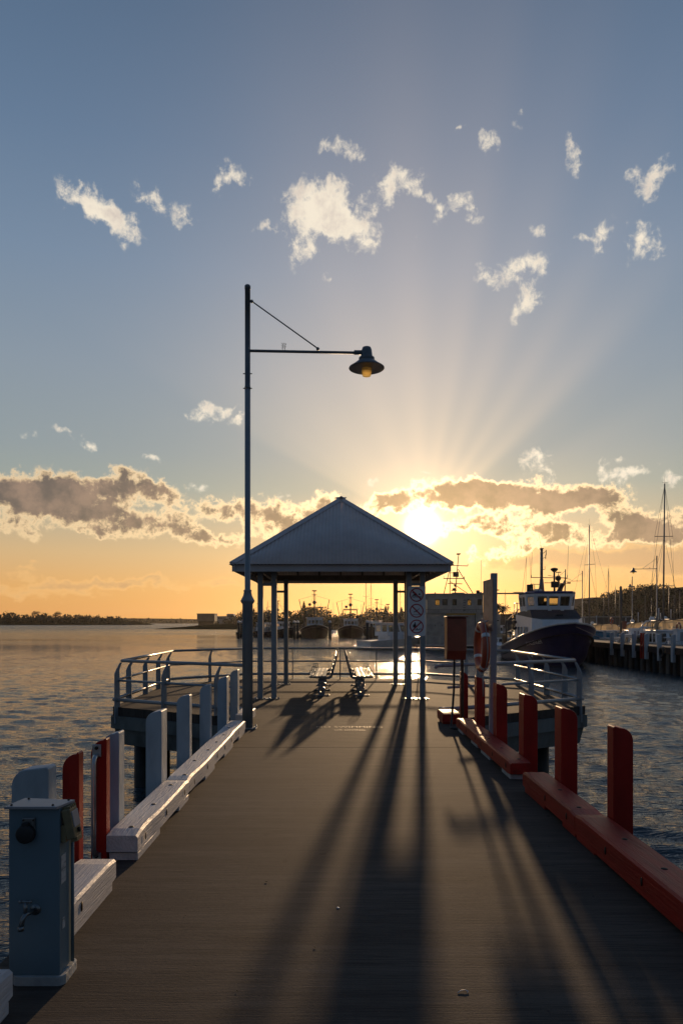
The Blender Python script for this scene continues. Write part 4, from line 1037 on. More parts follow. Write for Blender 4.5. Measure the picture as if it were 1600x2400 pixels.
# roof gear
zr = zt+.20
mm = MB().tube((-.12, -.6, zr-.1), (-.12, -.6, 9.45), .13, .115, 14).tube((-.12, -.6, zr-.1), (-.12, -.6, 6.9), .26, .15, 12).box(-.26, .02, -.74, -.46, 9.42, 9.5)
mast = mm.build('exhaust_mast', M['mast'], wb)
m = MB().tube((-.12, -.6, 9.0), (.26, -.6, 9.25), .02, n=6).tube((.26, -.6, 8.9), (.26, -.6, 9.35), .03, n=6).tube((-.12, -.6, 8.6), (.22, -.6, 8.75), .02, n=6).tube((.22, -.6, 8.6), (.22, -.6, 8.95), .03, n=6).tube((-.12, -.6, 7.7), (.16, -.6, 7.72), .02, n=6).tube((.16, -.6, 7.7), (.16, -.6, 8.0), .02, n=6)
m.tube((-1.0, -.6, 7.05), (2.05, -.6, 7.0), .035, n=6)
for x, h in ((-.98, 1.0), (2.03, 1.25)): m.tube((x, -.6, 7.05), (x, -.6, 7.05+.2), .03, n=6).tube((x, -.6, 7.2), (x+.08, -.6, 7.2+h*2), .014, n=5)
m.tube((1.35, -.6, zr), (1.35, -.6, 7.0), .035, n=6); m.tube((-1.0, -.6, 6.5), (-.12, -.6, 6.45), .03, n=6).tube((-1.0, -.6, 6.35), (-1.0, -.6, 6.5), .06, n=6).tube((-.7, -.6, zr), (-.7, -.6, 6.5), .03, n=6)
m.tube((-.12, -.6, 9.4), (-.35, -.6, 10.7), .010, n=5)
m.build('aerials', M['rig'], wb)
m = MB().tube((.72, .2, zr), (.72, .2, 7.45), .075, n=10).lathe([(.001, 7.42), (.12, 7.45), (.30, 7.62), (.30, 7.72), (.15, 7.78), (.001, 7.8)], (.72, .2, 0), 14)
m.box(.42, 1.02, .3, .42, 6.15, 6.65).tube((-.1, .2, 6.55), (1.2, .2, 6.55), .03, n=6)
m.build('radar', M['boat_dark'], wb)
MB().box(-1.62, -1.14, .5, .8, zr+.05, zr+.62).tube((-1.38, .65, zr-.05), (-1.38, .65, zr+.1), .05).build('speaker_box', M['boat_dark'], wb, bevel=.02)
MB().lathe([(.36, zr-.05), (.36, zr+.20), (.26, zr+.26), (.001, zr+.27)], (-.72, .5, 0), 16).build('vent_dome', M['boat_cream'], wb)
m = MB().tube((1.7, -.2, zr-.1), (1.75, -.2, 7.7), .05, n=6).tube((.3, -.2, 7.2), (2.2, -.2, 6.85), .018, n=5).tube((.9, -.2, 6.85), (1.75, -.2, 7.6), .014, n=5).ball((1.15, -.2, 6.95), .24, 12).tube((1.15, -.2, 6.95), (1.2, -.2, 7.5), .025, n=6).tube((.95, -.2, 7.45), (1.4, -.2, 7.45), .04, n=6).obox((1.35, -.2, 6.15), (.32, .3, .75), (0, R(25), 0)).tube((1.2, -.2, 6.3), (1.15, -.2, 6.95), .05, n=6).box(1.9, 2.15, -.3, -.1, 6.5, 6.62)
m.build('searchlight_mast', M['boat_dark'], wb)
m = MB()
for x, a in ((-1.85, .35), (-1.60, .1), (-1.1, -.15)): m.tube((x, 0, zr), (x+a, 0, zr+3.0), .012, n=5)
m.build('whip_aerials', M['rig'], wb)
for x in (-.9, .45, 1.0): MB().tube((x, 1.4, zr), (x+.1, 1.35, zr+.35), .02, n=5).build('horn', M['rig'], wb)
m = MB().tube((-1.9, 1.0, zr-.12), (-5.0, -1.4, zr-.02), .06, n=8).ball((-5.05, -1.42, zr), .12).box(-2.7, -1.9, .4, .9, zr-.16, zr+.0)
m.build('boom', M['mast'], wb)
m = MB().tube((-4.6, -1.1, zr), (-4.6, -1.1, .6), .05, n=6).tube((-2.3, -4.2, .2), (-2.3, -4.2, 3.6), .07, n=6).tube((1.9, -4.2, .2), (1.9, -4.2, 3.6), .07, n=6).tube((-2.3, -4.2, 3.6), (1.9, -4.2, 3.6), .07, n=6).tube((-2.3, -4.2, 3.4), (-1.8, -1.4, 4.4), .04, n=6)
m.build('gantry', M['boat_dark'], wb)
m = MB(); rail_line(m, [(-2.15, -.6, 3.9), (-2.15, -1.7, 3.9), (-1.2, -2.2, 3.9), (1.2, -2.2, 3.9), (2.15, -1.7, 3.9)], 1.0, .03)
m.build('upper_rail', M['boat_white'], wb)
for z in (2.2, 2.7): MB().ball((-2.2, -1.2, z+.6), .16).build('fender_ball', M['boat_dark'], wb)
m = MB().box(-1.5, -.3, -5.2, -4.2, .5, 1.7).tube((-1.6, -4.7, 1.6), (-.2, -4.7, 1.6), .38, n=14).box(.2, 1.4, -6.4, -5.0, .4, 1.3)
m.build('winch', M['rust'], wb)
for x in (-1.9, 1.9):
    MB().box(x-.15, x+.15, -7.6, -6.9, .5, 2.1).build('stern_post', M['boat_dark'], wb)
# anchor and bow light, names on both bows (follow the hull surface)
from bisect import bisect
def hull_pt(side, y, z):
    i = min(range(len(rows)), key=lambda i_: abs(rows[i_][0][1]-y))
    best = None
    for i in range(len(rows)-1):
        ra = rows[i]; rb = rows[i+1]; half = ra[:13] if side < 0 else ra[12:][::-1]
    # interpolate a grid of points
    cand = []
    for i in range(len(rows)-1):
        A_ = rows[i][:13] if side < 0 else rows[i][12:][::-1]
        B__ = rows[i+1][:13] if side < 0 else rows[i+1][12:][::-1]
        for j in range(12):
            for u in (0, .25, .5, .75):
                for w in (0, .25, .5, .75):
                    p = Vector(A_[j]).lerp(Vector(A_[j+1]), u).lerp(Vector(B__[j]).lerp(Vector(B__[j+1]), u), w)
                    cand.append(p)
    return cand
CN = {s_: np.array([tuple(p) for p in hull_pt(s_, 0, 0)]) for s_ in (-1, 1)}
def hx_at(side, y, z):
    a = CN[side]; d = (a[:, 1]-y)**2+(a[:, 2]-z)**2; i = np.argsort(d)[:6]
    w = 1/(d[i]+1e-4); return float((a[i, 0]*w).sum()/w.sum())
vs, fs = text_mesh('CHALLENGER', .42, 1.05)
for side, yc, zc2 in ((-1, 5.0, 1.72), (1, 5.3, 1.8)):
    vv = []
    for x, y, z in vs:
        yy = yc+(x if side < 0 else -x)*.78; zz = zc2+y+(yy-yc)*.12
        vv.append((hx_at(side, yy, zz)+side*.035, yy, zz))
    MB().add(vv, fs).build('name_lettering', M['boat_white'], ho, recalc=False)
m = MB(); zx = 6.6; m.box(-1.25, -1.05, 6.2, 6.35, 2.75, 2.95); m.build('bow_light', M['boat_white'], wb)
m = MB().tube((.95, 7.0, 2.5), (1.25, 6.6, 1.95), .06, n=6).tube((1.05, 7.05, 2.35), (1.35, 6.75, 2.2), .09, n=6).path([(1.0, 7.0, 2.5), (1.6, 6.2, 2.2), (2.3, 5.2, 1.9)], .02, 5)
m.build('anchor', M['boat_white'], wb)
m = MB()
m.path([(.2, 7.9, 2.95), (1.6, 8.1, 2.3), (2.9, 8.2, 1.9), (3.8, 8.3, 1.75)], .025, 5); m.build('mooring_rope', M['rope'], wb)
wb.location = (BX, BY, ZW); wb.rotation_euler = (0, 0, math.pi-R(2.0))
# mirror: bow points at the camera, so local -x is on the wharf side; flip the gear to the side the photo shows
def mirror_x(root):
    for o in list(bpy.data.objects):
        if o.type == 'MESH' and root_of(o) is root:
            for v in o.data.vertices: v.co.x = -v.co.x
            o.data.flip_normals()
mirror_x(wb)

# --- the big grey work vessel lying broadside behind the shelter
pv = thing('patrol_vessel', 'big drab grey vessel seen broadside with lit wheelhouse windows and a lattice mast', 'ship', (14.5, 86.5, ZW))
PY_ = 84.0
def pbox(x0, x1, y0, y1, z0, z1, name, mat, par=pv, bev=.04): return MB().box(x0, x1, y0, y1, z0, z1).build(name, mat, par, bevel=bev)
m = MB(); m.prism([(9.6, -2.2), (9.2, -1.3), (9.3, -1.15), (21.2, -1.15), (21.8, -1.0), (21.0, -2.2)], 'y', PY_-.35, PY_+5.6); m.build('hull', M['boat_dark'], pv)
MB().tube((9.3, PY_-.40, -1.2), (21.0, PY_-.40, -1.2), .09, n=8).build('rubbing_strake', M['boat_cream'], pv)
pbox(10.55, 18.3, PY_, PY_+4.6, -1.12, 2.66, 'deckhouse', M['boat_grey'])
pbox(18.32, 19.5, PY_+.3, PY_+4.4, -1.12, 2.55, 'aft_house', M['boat_grey'])
pbox(10.35, 18.45, PY_-.25, PY_+4.8, 2.662, 2.76, 'upper_deck', M['boat_grey'])
pbox(12.9, 16.5, PY_-.06, PY_-.003, 2.46, 2.64, 'yellow_band', M['yellow'], bev=0)
for x0, x1, z0, z1 in ((10.95, 11.75, .2, 2.3), (11.8, 12.6, .2, 2.3)):
    d = pbox(x0, x1, PY_-.05, PY_-.003, z0, z1, 'door', M['boat_grey']); MB().box(x1-.14, x1-.08, PY_-.09, PY_-.052, 1.1, 1.3).build('handle', M['boat_dark'], d)
for i in range(22): pbox(13.1+.14*i, 13.16+.14*i, PY_-.04, PY_-.003, .2, 2.3, 'panel_rib', M['boat_grey'], bev=0)
for x in (12.85, 16.4, 17.4): MB().tube((x, PY_-.05, -1.1), (x, PY_-.05, 2.6), .04, n=6).build('pipe', M['boat_dark'], pv)
pbox(16.7, 17.3, PY_-.05, PY_-.003, -1.0, 1.1, 'door', M['boat_grey'])
pbox(10.65, 12.2, PY_-.12, PY_-.003, -1.1, -.1, 'locker', M['boat_grey']); pbox(13.0, 16.0, PY_-.1, PY_-.003, -1.1, -.35, 'locker', M['boat_grey'])
# upper house with window openings right through
ux0, ux1, uz0, uz1 = 10.75, 17.4, 2.765, 4.9
wins = [(11.65, 12.2), (12.5, 13.15), (13.72, 14.25), (15.55, 16.0), (16.72, 17.25)]
for yy, wins in ((PY_+.25, wins), (PY_+3.6, [(11.5, 13.9), (14.1, 15.4), (15.9, 17.2)])):
    m = MB(); xs_ = [ux0]+[a for w in wins for a in w]+[ux1]
    for i in range(len(xs_)-1):
        if i % 2 == 0: m.box(xs_[i], xs_[i+1], yy, yy+.06, uz0, uz1)
        else:
            m.box(xs_[i], xs_[i+1], yy, yy+.06, uz0, 3.62); m.box(xs_[i], xs_[i+1], yy, yy+.06, 4.36, uz1)
    m.build('wheelhouse_wall', M['boat_grey'], pv)
    for k, (a, b) in enumerate(wins):
        f = MB().box(a, a+.05, yy-.02, yy+.08, 3.62, 4.36).box(b-.05, b, yy-.02, yy+.08, 3.62, 4.36).box(a+.05, b-.05, yy-.02, yy+.08, 3.62, 3.67).box(a+.05, b-.05, yy-.02, yy+.08, 4.31, 4.36).box((a+b)/2-.015, (a+b)/2+.015, yy-.01, yy+.07, 3.67, 4.31).build('window', M['boat_dark'], pv)
        MB().box(a+.05, b-.05, yy+.025, yy+.035, 3.67, 4.31).build('pane', M['win_dark'] if k in (1,) else M['glass'], f)
for x in (ux0, ux1-.06): pbox(x, x+.06, PY_+.31, PY_+3.6, uz0, uz1, 'wheelhouse_wall', M['boat_grey'], bev=0)
pbox(ux0-.15, ux1+.1, PY_+.05, PY_+3.85, uz1+.002, uz1+.14, 'wheelhouse_roof', M['boat_grey'])
for i in range(5): pbox(15.0, 15.3, PY_+.17, PY_+.245, 3.0+.3*i, 3.06+.3*i, 'ladder_rung', M['boat_dark'], bev=0)
m = MB(); rail_line(m, [(10.4, PY_-.2, 2.76), (10.4, PY_+1.6, 2.76), (10.4, PY_+3.2, 2.76), (10.4, PY_+4.7, 2.76)], 1.0, .03); rail_line(m, [(9.9, PY_, -1.1), (9.9, PY_+2, -1.1), (9.9, PY_+4.6, -1.1)], 1.0, .03)
rail_line(m, [(10.4, PY_-.2, 2.76), (12.0, PY_-.2, 2.76), (13.5, PY_-.2, 2.76), (15.0, PY_-.2, 2.76), (16.5, PY_-.2, 2.76), (18.4, PY_-.2, 2.76)], .35, .02)
m.build('railing', M['boat_dark'], pv)
m = MB().box(10.1, 10.75, PY_+.3, PY_+.8, 4.3, 4.9).tube((10.3, PY_+.5, 2.8), (10.3, PY_+.5, 4.4), .06).tube((10.0, PY_+.5, 4.95), (10.5, PY_+.5, 5.05), .08)
m.build('searchlight', M['boat_grey'], pv)
mx = 14.35; ym = PY_+2
m = MB().tube((mx, ym, 5.0), (mx+.42, ym, 9.9), .07, .045, 8).tube((12.95, ym, 5.0), (13.7, ym, 8.2), .05, n=6).tube((13.7, ym, 5.0), (13.72, ym, 8.9), .05, n=6).tube((16.6, ym, 5.0), (mx+.35, ym, 8.1), .05, n=6).tube((13.7, ym, 6.6), (16.0, ym-.1, 5.0), .04, n=6)
m.tube((13.6, ym, 8.55), (15.9, ym, 8.5), .05, n=6).tube((12.9, ym, 6.95), (15.5, ym, 6.95), .06, n=6).tube((13.4, ym, 6.35), (15.2, ym, 6.3), .05, n=6).tube((13.7, ym, 7.65), (14.5, ym, 7.65), .04, n=6)
m.tube((14.5, ym, 9.9), (14.95, ym, 9.9), .05, n=6).lathe([(.05, 9.85), (.28, 9.98), (.28, 10.02), (.001, 10.03)], (14.77, ym, 0), 10).box(14.1, 14.75, ym-.2, ym+.2, 7.15, 7.75)
m.ball((14.35, ym, 6.1), .16).ball((14.2, ym, 5.6), .2).box(13.9, 14.5, ym-.2, ym+.2, 5.45, 5.55).tube((15.9, ym, 8.5), (15.9, ym, 8.8), .03, n=5).tube((12.95, ym, 6.95), (12.95, ym, 7.3), .03, n=5).tube((15.45, ym, 6.95), (15.45, ym, 7.2), .04, n=5)
m.build('lattice_mast', M['boat_dark'], pv)
MB().tube((11.9, ym, 5.0), (11.9, ym, 5.25), .08).box(17.0, 17.35, ym, ym+.4, 5.0, 5.5).box(14.0, 15.4, ym-.5, ym+.5, 5.04, 5.2).build('roof_gear', M['boat_dark'], pv)
MB().tube((17.5, ym, 4.8), (17.55, ym, 9.2), .018, n=5).tube((18.5, ym, 2.7), (18.6, ym, 5.0), .04, n=5).build('whip_aerials', M['rig'], pv)

# --- generic motor cruiser (bow +y)
def make_cruiser(label, hullmat, L=8.6, B=3.0, cab=True, canopy=True, arch=True, group='motor cruisers in the marina'):
    t_ = thing('motor_cruiser', label, 'boat', (0, 0, 0), group)
    m = MB(); rows = hull(m, L, B, (.85, .95, 1.35), .35, .55, .9, 18, .2, 7); m.build('hull', hullmat, t_)
    deck_of(rows, .05).build('deck', M['boat_white'], t_)
    frustum(MB(), -B*.40, B*.40, -L*.18, L*.30, .9, 1.55, .1, 1.2, 0).build('foredeck_house', M['boat_white'], t_, bevel=.06)
    wm, q, d = shell_cabin(-B*.42, B*.42, -L*.22, L*.10, 1.3, 2.5, (3, 3, 3, 2), .12, .5, .0, (.35, .86))
    wm.build('cabin', M['boat_white'], t_, recalc=False, solid=.04); add_windows(q, t_)
    rows_ = []
    MB().box(-B*.42, B*.42, -L*.30, L*.08, 2.502, 2.58).build('cabin_roof', M['boat_white'], t_, bevel=.03)
    if canopy:
        c = MB(); pts = [(-1.0, 2.59), (-.92, 3.05), (-.7, 3.24), (0, 3.30), (.7, 3.24), (.92, 3.05), (1.0, 2.59)]
        c.grid([[(x, y, z if x else z) for x, z in pts] for y in (-L*.28, -L*.1, L*.03)], True)
        c.add([(x, -L*.28, z) for x, z in pts], [tuple(range(7))])
        c.add([(x, L*.03+.0, z) for x, z in pts], [tuple(range(7))[::-1]])
        cc = c.build('canopy', M['canvas'], t_, recalc=False)
        f = MB()
        for y in (-L*.28, -L*.12, L*.03): f.path([(x*1.01, y, z+.01) for x, z in pts], .025, 5)
        f.path([(-.35, -L*.285, 2.6), (-.3, -L*.285, 3.27)], .02, 5).path([(.35, -L*.285, 2.6), (.3, -L*.285, 3.27)], .02, 5).path([(-.7, -L*.28, 3.25), (-.7, L*.03, 3.25)], .025, 5).path([(.7, -L*.28, 3.25), (.7, L*.03, 3.25)], .025, 5)
        f.build('canopy_frame', M['boat_dark'], cc)
    if arch:
        a = MB().path([(-1.3, -L*.3, 1.4), (-1.2, -L*.32, 2.9), (-.9, -L*.33, 3.2), (.9, -L*.33, 3.2), (1.2, -L*.32, 2.9), (1.3, -L*.3, 1.4)], .06, 6).tube((0, -L*.33, 3.2), (0, -L*.33, 4.2), .03, n=5).ball((.5, -L*.33, 3.35), .2)
        a.build('radar_arch', M['boat_white'], t_)
    r = MB(); rail_line(r, [Vector(rows[i][0])+Vector((.1, 0, 0)) for i in (9, 11, 13, 15, 17, 18)], .6, .018); rail_line(r, [Vector(rows[i][-1])-Vector((.1, 0, 0)) for i in (9, 11, 13, 15, 17, 18)], .6, .018)
    r.build('bow_rail', M['galv'], t_)
    MB().box(-B*.4, B*.4, -L*.5-.5, -L*.5, .12, .25).build('swim_platform', M['boat_white'], t_)
    return t_
cru = make_cruiser('pale cruiser with a clear canopy moored just behind the wharf, right of the far lamp', M['boat_white'])
cru.location = (26.9, 61.5, ZW); cru.rotation_euler = (0, 0, R(168))
for (px, Y, rz, s_, lb) in [(1572, 52, 172, 1.05, 'large pale cruiser with a wide lit canopy at the right edge of the photo'),
                            (1468, 74, 160, .9, 'small cruiser with a lit canopy farther back, left of the far lamp'),
                            (1425, 72, 185, .95, 'white cruiser behind the wharf, beside the leaning blue covered boom'),
                            (1540, 66, 150, 1.0, 'cruiser half hidden behind the tall yacht mast'),
                            (1600, 68, 175, 1.1, 'far cruiser at the right edge of the photo behind the others'),
                            (1402, 84, 200, .9, 'far cruiser behind the bow of the blue workboat')]:
    copy_tree(cru, ((px-VX)*Y/F, Y, ZW), lb, R(rz), s_)
for k, (px, Y, rz, s_, lb) in enumerate([(1462, 58, 20, .8, 'low white cruiser stern on beside the small distant red cabinet'), (1486, 56, 8, .9, 'white cruiser whose cabin shows left of the red ladder posts'),
        (1524, 55.5, 14, .85, 'white cruiser with dark windows between ladder posts and wharf lamp'), (1552, 54.5, 172, .9, 'white cruiser right behind the tall wharf lamp'), (1592, 51, 10, .85, 'white cruiser behind the lifebuoy at the right edge')]):
    if k == 0:
        crz = make_cruiser(lb, M['boat_white'], 7.4, 2.8, canopy=False, arch=True, group='open cruisers berthed close behind the wharf')
        crz.location = ((px-VX)*Y/F, Y, ZW); crz.rotation_euler = (0, 0, R(rz)); crz.scale = (s_,)*3
    else: copy_tree(crz, ((px-VX)*Y/F, Y, ZW), lb, R(rz), s_)
cr2 = make_cruiser('white cabin cruiser seen from its stern quarter between shelter posts and warning sign', M['boat_cream'], 8.2, 3.3, canopy=False, arch=False, group=None)
cr2.location = (7.0, 86.0, ZW); cr2.rotation_euler = (0, 0, R(-62)); cr2.scale = (1.1, 1.1, 1.25)
m = MB().box(-1.2, 1.2, -1.6, .5, 2.6, 3.1).tube((-1.1, -1.5, 2.6), (-.8, -1.5, 4.2), .05, n=6).tube((1.1, -1.5, 2.6), (.8, -1.5, 4.2), .05, n=6).tube((-.8, -1.5, 4.2), (.8, -1.5, 4.2), .05, n=6).tube((0, -1.5, 4.2), (0, -1.5, 5.2), .03, n=6)
m.build('flybridge', M['boat_cream'], cr2) if False else None
so_ = copy_tree(cru, (17.9, 77, ZW), 'small white boat with a bow rail between lifebuoy post and the blue workboat', R(155), .62)
for k in ('group',):
    if k in so_: del so_[k]
del_names = ('canopy',)
# --- trawlers
def make_trawler(label, hullmat=M['boat_dark'], L=15, B=5.6):
    t_ = thing('trawler', label, 'boat', (0, 0, 0), 'fishing trawlers moored across the harbour')
    m = MB(); rows = hull(m, L, B, (1.3, 1.2, 2.7), .5, .62, .85, 20, .18, 8); m.build('hull', hullmat, t_)
    deck_of(rows, .5).build('deck', M['boat_grey'], t_)
    MB().path([Vector(r[0]) for r in rows]+[Vector(r[-1]) for r in rows[::-1]], .06, 5).build('gunwale', M['boat_cream'], t_)
    wm, q, d = shell_cabin(-1.5, 1.5, -.5, 2.6, 1.0, 3.9, (4, 2, 2, 1), .05, .15, 0, (.62, .86))
    wm.build('wheelhouse', M['boat_white'], t_, recalc=False, solid=.05); add_windows(q, t_)
    MB().box(-1.7, 1.7, -.7, 2.8, 3.902, 4.02).build('wheelhouse_roof', M['boat_white'], t_, bevel=.04)
    MB().box(-1.2, 1.2, -5.0, -.6, .8, 2.6).build('aft_cabin', M['boat_grey'], t_, bevel=.05)
    m = MB().tube((0, -.9, 3.9), (0, -.9, 9.3), .14, .08, 8).tube((-1.6, -.9, 6.1), (1.6, -.9, 6.1), .06, n=6).tube((-.5, -.9, 8.6), (.5, -.9, 8.6), .05, n=6).ball((0, -.9, 7.0), .38).ball((.9, -.9, 6.6), .3).box(-.45, .45, -1.2, -.6, 9.2, 9.4)
    m.build('mast', M['boat_dark'], t_); m = MB()
    m.tube((-2.0, -5.2, .8), (-1.5, -5.2, 6.0), .10, n=6).tube((2.0, -5.2, .8), (1.5, -5.2, 6.0), .10, n=6).tube((-1.5, -5.2, 6.0), (1.5, -5.2, 6.0), .10, n=6)
    m.build('gallows', M['boat_dark'], t_)
    m = MB()
    for x in (-1, 1):
        m.tube((x*1.6, -.9, 1.2), (x*3.0, -1.5, 7.6), .07, n=6)
        m.tube((0, -.9, 9.0), (x*2.2, -6.5, 1.2), .02, n=4).tube((0, -.9, 9.0), (x*.1, 7.0, 2.8), .02, n=4).tube((x*1.5, -5.2, 6.0), (x*1.7, -.9, 6.1), .02, n=4).tube((x*3.0, -1.5, 7.6), (0, -.9, 8.4), .02, n=4).tube((x*1.2, .6, 4.0), (x*1.25, .6, 6.8), .02, n=4)
    m.build('booms_and_rigging', M['rig'], t_)
    m = MB(); rail_line(m, [Vector(rows[i][0]) for i in (13, 15, 17, 19, 20)], .7, .03); rail_line(m, [Vector(rows[i][-1]) for i in (13, 15, 17, 19, 20)], .7, .03)
    m.build('bow_rail', M['rig'], t_)
    return t_
tr = make_trawler('trawler with a white wheelhouse and a tall dark mast, right of the bench gap')
tr.location = ((823-VX)*142/F, 150, ZW); tr.rotation_euler = (0, 0, R(180))
for px, Y, rz, s_, lb in [(737, 146, 184, 1.06, 'black hulled trawler bow on, seen through the left half of the shelter'),
                          (655, 152, 215, .85, 'trawler partly hidden behind the left shelter posts'),
                          (612, 158, 235, .8, 'trawler farthest left, just right of the lamp post'),
                          (880, 158, 160, .9, 'trawler behind the stern of the white cabin cruiser'),
                          (908, 112, 175, .66, 'small trawler with a lattice mast rising above the white cabin cruiser'),
                          (1150, 110, 200, .7, 'dark trawler tucked between the grey vessel and the blue workboat')]:
    copy_tree(tr, ((px-VX)*Y/F, Y, ZW), lb, R(rz), s_)
# --- mooring piles with pale caps
def make_pile(label, h=3.2):
    t_ = thing('mooring_pile', label, 'pile', (0, 0, 0), 'mooring piles with pale caps in front of the trawlers')
    MB().tube((0, 0, -1.5), (0, 0, h), .30, .27, 12).build('shaft', M['pile'], t_)
    MB().lathe([(.31, h-.05), (.31, h+.2), (.24, h+.34), (.001, h+.42)], (0, 0, 0), 12).build('cap', M['tape'], t_)
    return t_
mp = make_pile('capped mooring pile at the left flank of the black hulled trawler'); mp.location = ((698-VX)*138/F, 138, ZW)
for px, Y, lb in [(690, 134, 'capped mooring pile just left of another pile and of the black hulled trawler'), (773, 136, 'capped mooring pile between the two central trawlers'),
                  (861, 134, 'capped mooring pile right of the trawler with the white wheelhouse'), (870, 142, 'capped mooring pile beside the stern of the white cabin cruiser'),
                  (560, 140, 'mooring pile left of the lamp post, on its own in the water'), (566, 146, 'mooring pile touching the lamp post on its left side'), (640, 140, 'capped mooring pile between the left shelter posts')]:
    copy_tree(mp, ((px-VX)*Y/F, Y, ZW), lb)
bw = thing('floating_dock', 'low dark floating dock lying in front of the far trawlers at left', 'dock', (-18, 148, ZW))
MB().box(-22, -4, 152, 156, ZW-.3, ZW+.7).build('deck', M['pile'], bw); 
for x in (-21, -17, -12, -7): MB().box(x, x+1.6, 153, 155, ZW+.71, ZW+2.0).build('locker', M['boat_grey'], bw)

# --- sailing yachts
def make_yacht(label, L=10.5, H=14.0, lean=0):
    t_ = thing('sailing_yacht', label, 'boat', (0, 0, 0), 'sailing yachts berthed in the marina')
    m = MB(); rows = hull(m, L, 3.2, (.95, .9, 1.25), .4, .7, .7, 18, .22, 7); m.build('hull', M['boat_white'], t_)
    deck_of(rows, .03).build('deck', M['boat_cream'], t_)
    c = frustum(MB(), -.95, .95, -2.2, 2.0, .9, 1.45, .15, .7, .1).build('coachroof', M['boat_white'], t_, bevel=.06)
    for x in (-.90, .90): MB().box(x-.02, x+.02, -1.6, .9, 1.1, 1.28).build('window', M['win_dark'], c)
    MB().tube((0, .8, .9), (0, .8, H), .085, .05, 10).build('mast', M['mast'], t_)
    MB().tube((0, .75, 2.5), (0, -3.6, 2.45), .07, n=8).build('boom', M['mast'], t_)
    m = MB().path([(0, .6, 2.65), (0, -.5, 2.85), (0, -2.0, 2.72), (0, -3.4, 2.58)], [.19, .17, .14, .09], 8); m.build('sail_cover', M['canvas_blue'], t_)
    m = MB()
    for z, w in ((H*.42, .95), (H*.70, .75)):
        m.tube((-w, .7, z+.04), (w, .7, z+.04), .03, n=5)
        for x in (-w, w): m.tube((x, .7, z), (x*1.25 if z < H*.5 else x*1.15, .6, .9 if z < H*.5 else H*.42), .011, n=4).tube((x, .7, z), (0, .8, H*.99 if z > H*.5 else H*.7), .011, n=4)
    m.tube((0, .8, H*.99), (0, L*.5-.1, 1.3), .012, n=4).tube((0, .8, H), (0, -L*.5+.1, 1.0), .012, n=4).tube((0, .8, H*.7), (.2, -2.6, 1.5), .010, n=4)
    m.tube((0, .8, H), (0, .8, H+.7), .01, n=4).tube((-.22, .8, H+.1), (.22, .8, H+.1), .012, n=4)
    m.build('rigging', M['rig'], t_)
    m = MB(); rail_line(m, [Vector(rows[i][0])+Vector((.08, 0, 0)) for i in (1, 4, 7, 10, 13, 16, 18)], .6, .014); rail_line(m, [Vector(rows[i][-1])-Vector((.08, 0, 0)) for i in (1, 4, 7, 10, 13, 16, 18)], .6, .014)
    m.build('guard_wires', M['galv'], t_)
    return t_
ya = make_yacht('yacht with the tallest mast, rising above the right side of the wharf', H=15.2)
ya.location = ((1545-VX)*61/F, 61, ZW); ya.rotation_euler = (0, R(-.6), R(172))
def yacht(px, Y, top, rz, lb):
    H = (HY-top)*Y/F+CAMZ-ZW; s_ = H/15.2
    return copy_tree(ya, ((px-VX)*Y/F, Y, ZW), lb, R(rz), s_)
y2 = yacht(1391, 66, 1232, 120, 'yacht with blue covered boom and a tall mast right behind the workboat bow')
yacht(1423, 88, 1334, 170, 'yacht with a shorter mast between the hotel and the red lifebuoy')
for px, Y, top, rz, lb in [(1437, 105, 1375, 190, 'small yacht mast against the right wall of the hotel'), (1509, 120, 1395, 170, 'yacht mast below the flat topped tree on the hill'),
                           (1526, 110, 1402, 150, 'yacht mast just left of the tallest mast'), (1562, 100, 1370, 185, 'yacht mast right of the tallest mast'), (1576, 112, 1395, 175, 'yacht mast farther right against the wooded hill'),
                           (1590, 96, 1385, 165, 'yacht mast nearest the right edge of the photo'),
                           (1413, 130, 1398, 165, 'faint yacht mast in front of the hotel windows'),
                           (652, 180, 1365, 160, 'yacht with a tall mast seen beside the inner left shelter post'), (628, 175, 1409, 175, 'yacht with a low mast between the two left shelter posts'),
                           (858, 180, 1360, 172, 'tall thin mast to the left of its twin in the right half of the shelter'), (868, 186, 1368, 188, 'tall thin mast to the right of its twin in the right half of the shelter'),
                           (738, 200, 1413, 170, 'low mast above the black hulled trawler'), (781, 205, 1413, 180, 'low mast in the gap between the two central trawlers'),
                           (802, 195, 1410, 168, 'low mast left of the trawler with the white wheelhouse'), (846, 210, 1416, 184, 'low mast right of the trawler with the white wheelhouse'),
                           (893, 190, 1405, 174, 'mast behind the small trawler with the lattice mast'), (938, 200, 1380, 166, 'mast seen just left of the warning sign'), (720, 215, 1425, 176, 'shortest mast beside the conifer'),
                           (1153, 140, 1380, 172, 'mast behind the notice board post'), (1182, 150, 1385, 178, 'mast over the palms left of the blue workboat')]:
    yacht(px, Y, top, rz, lb)

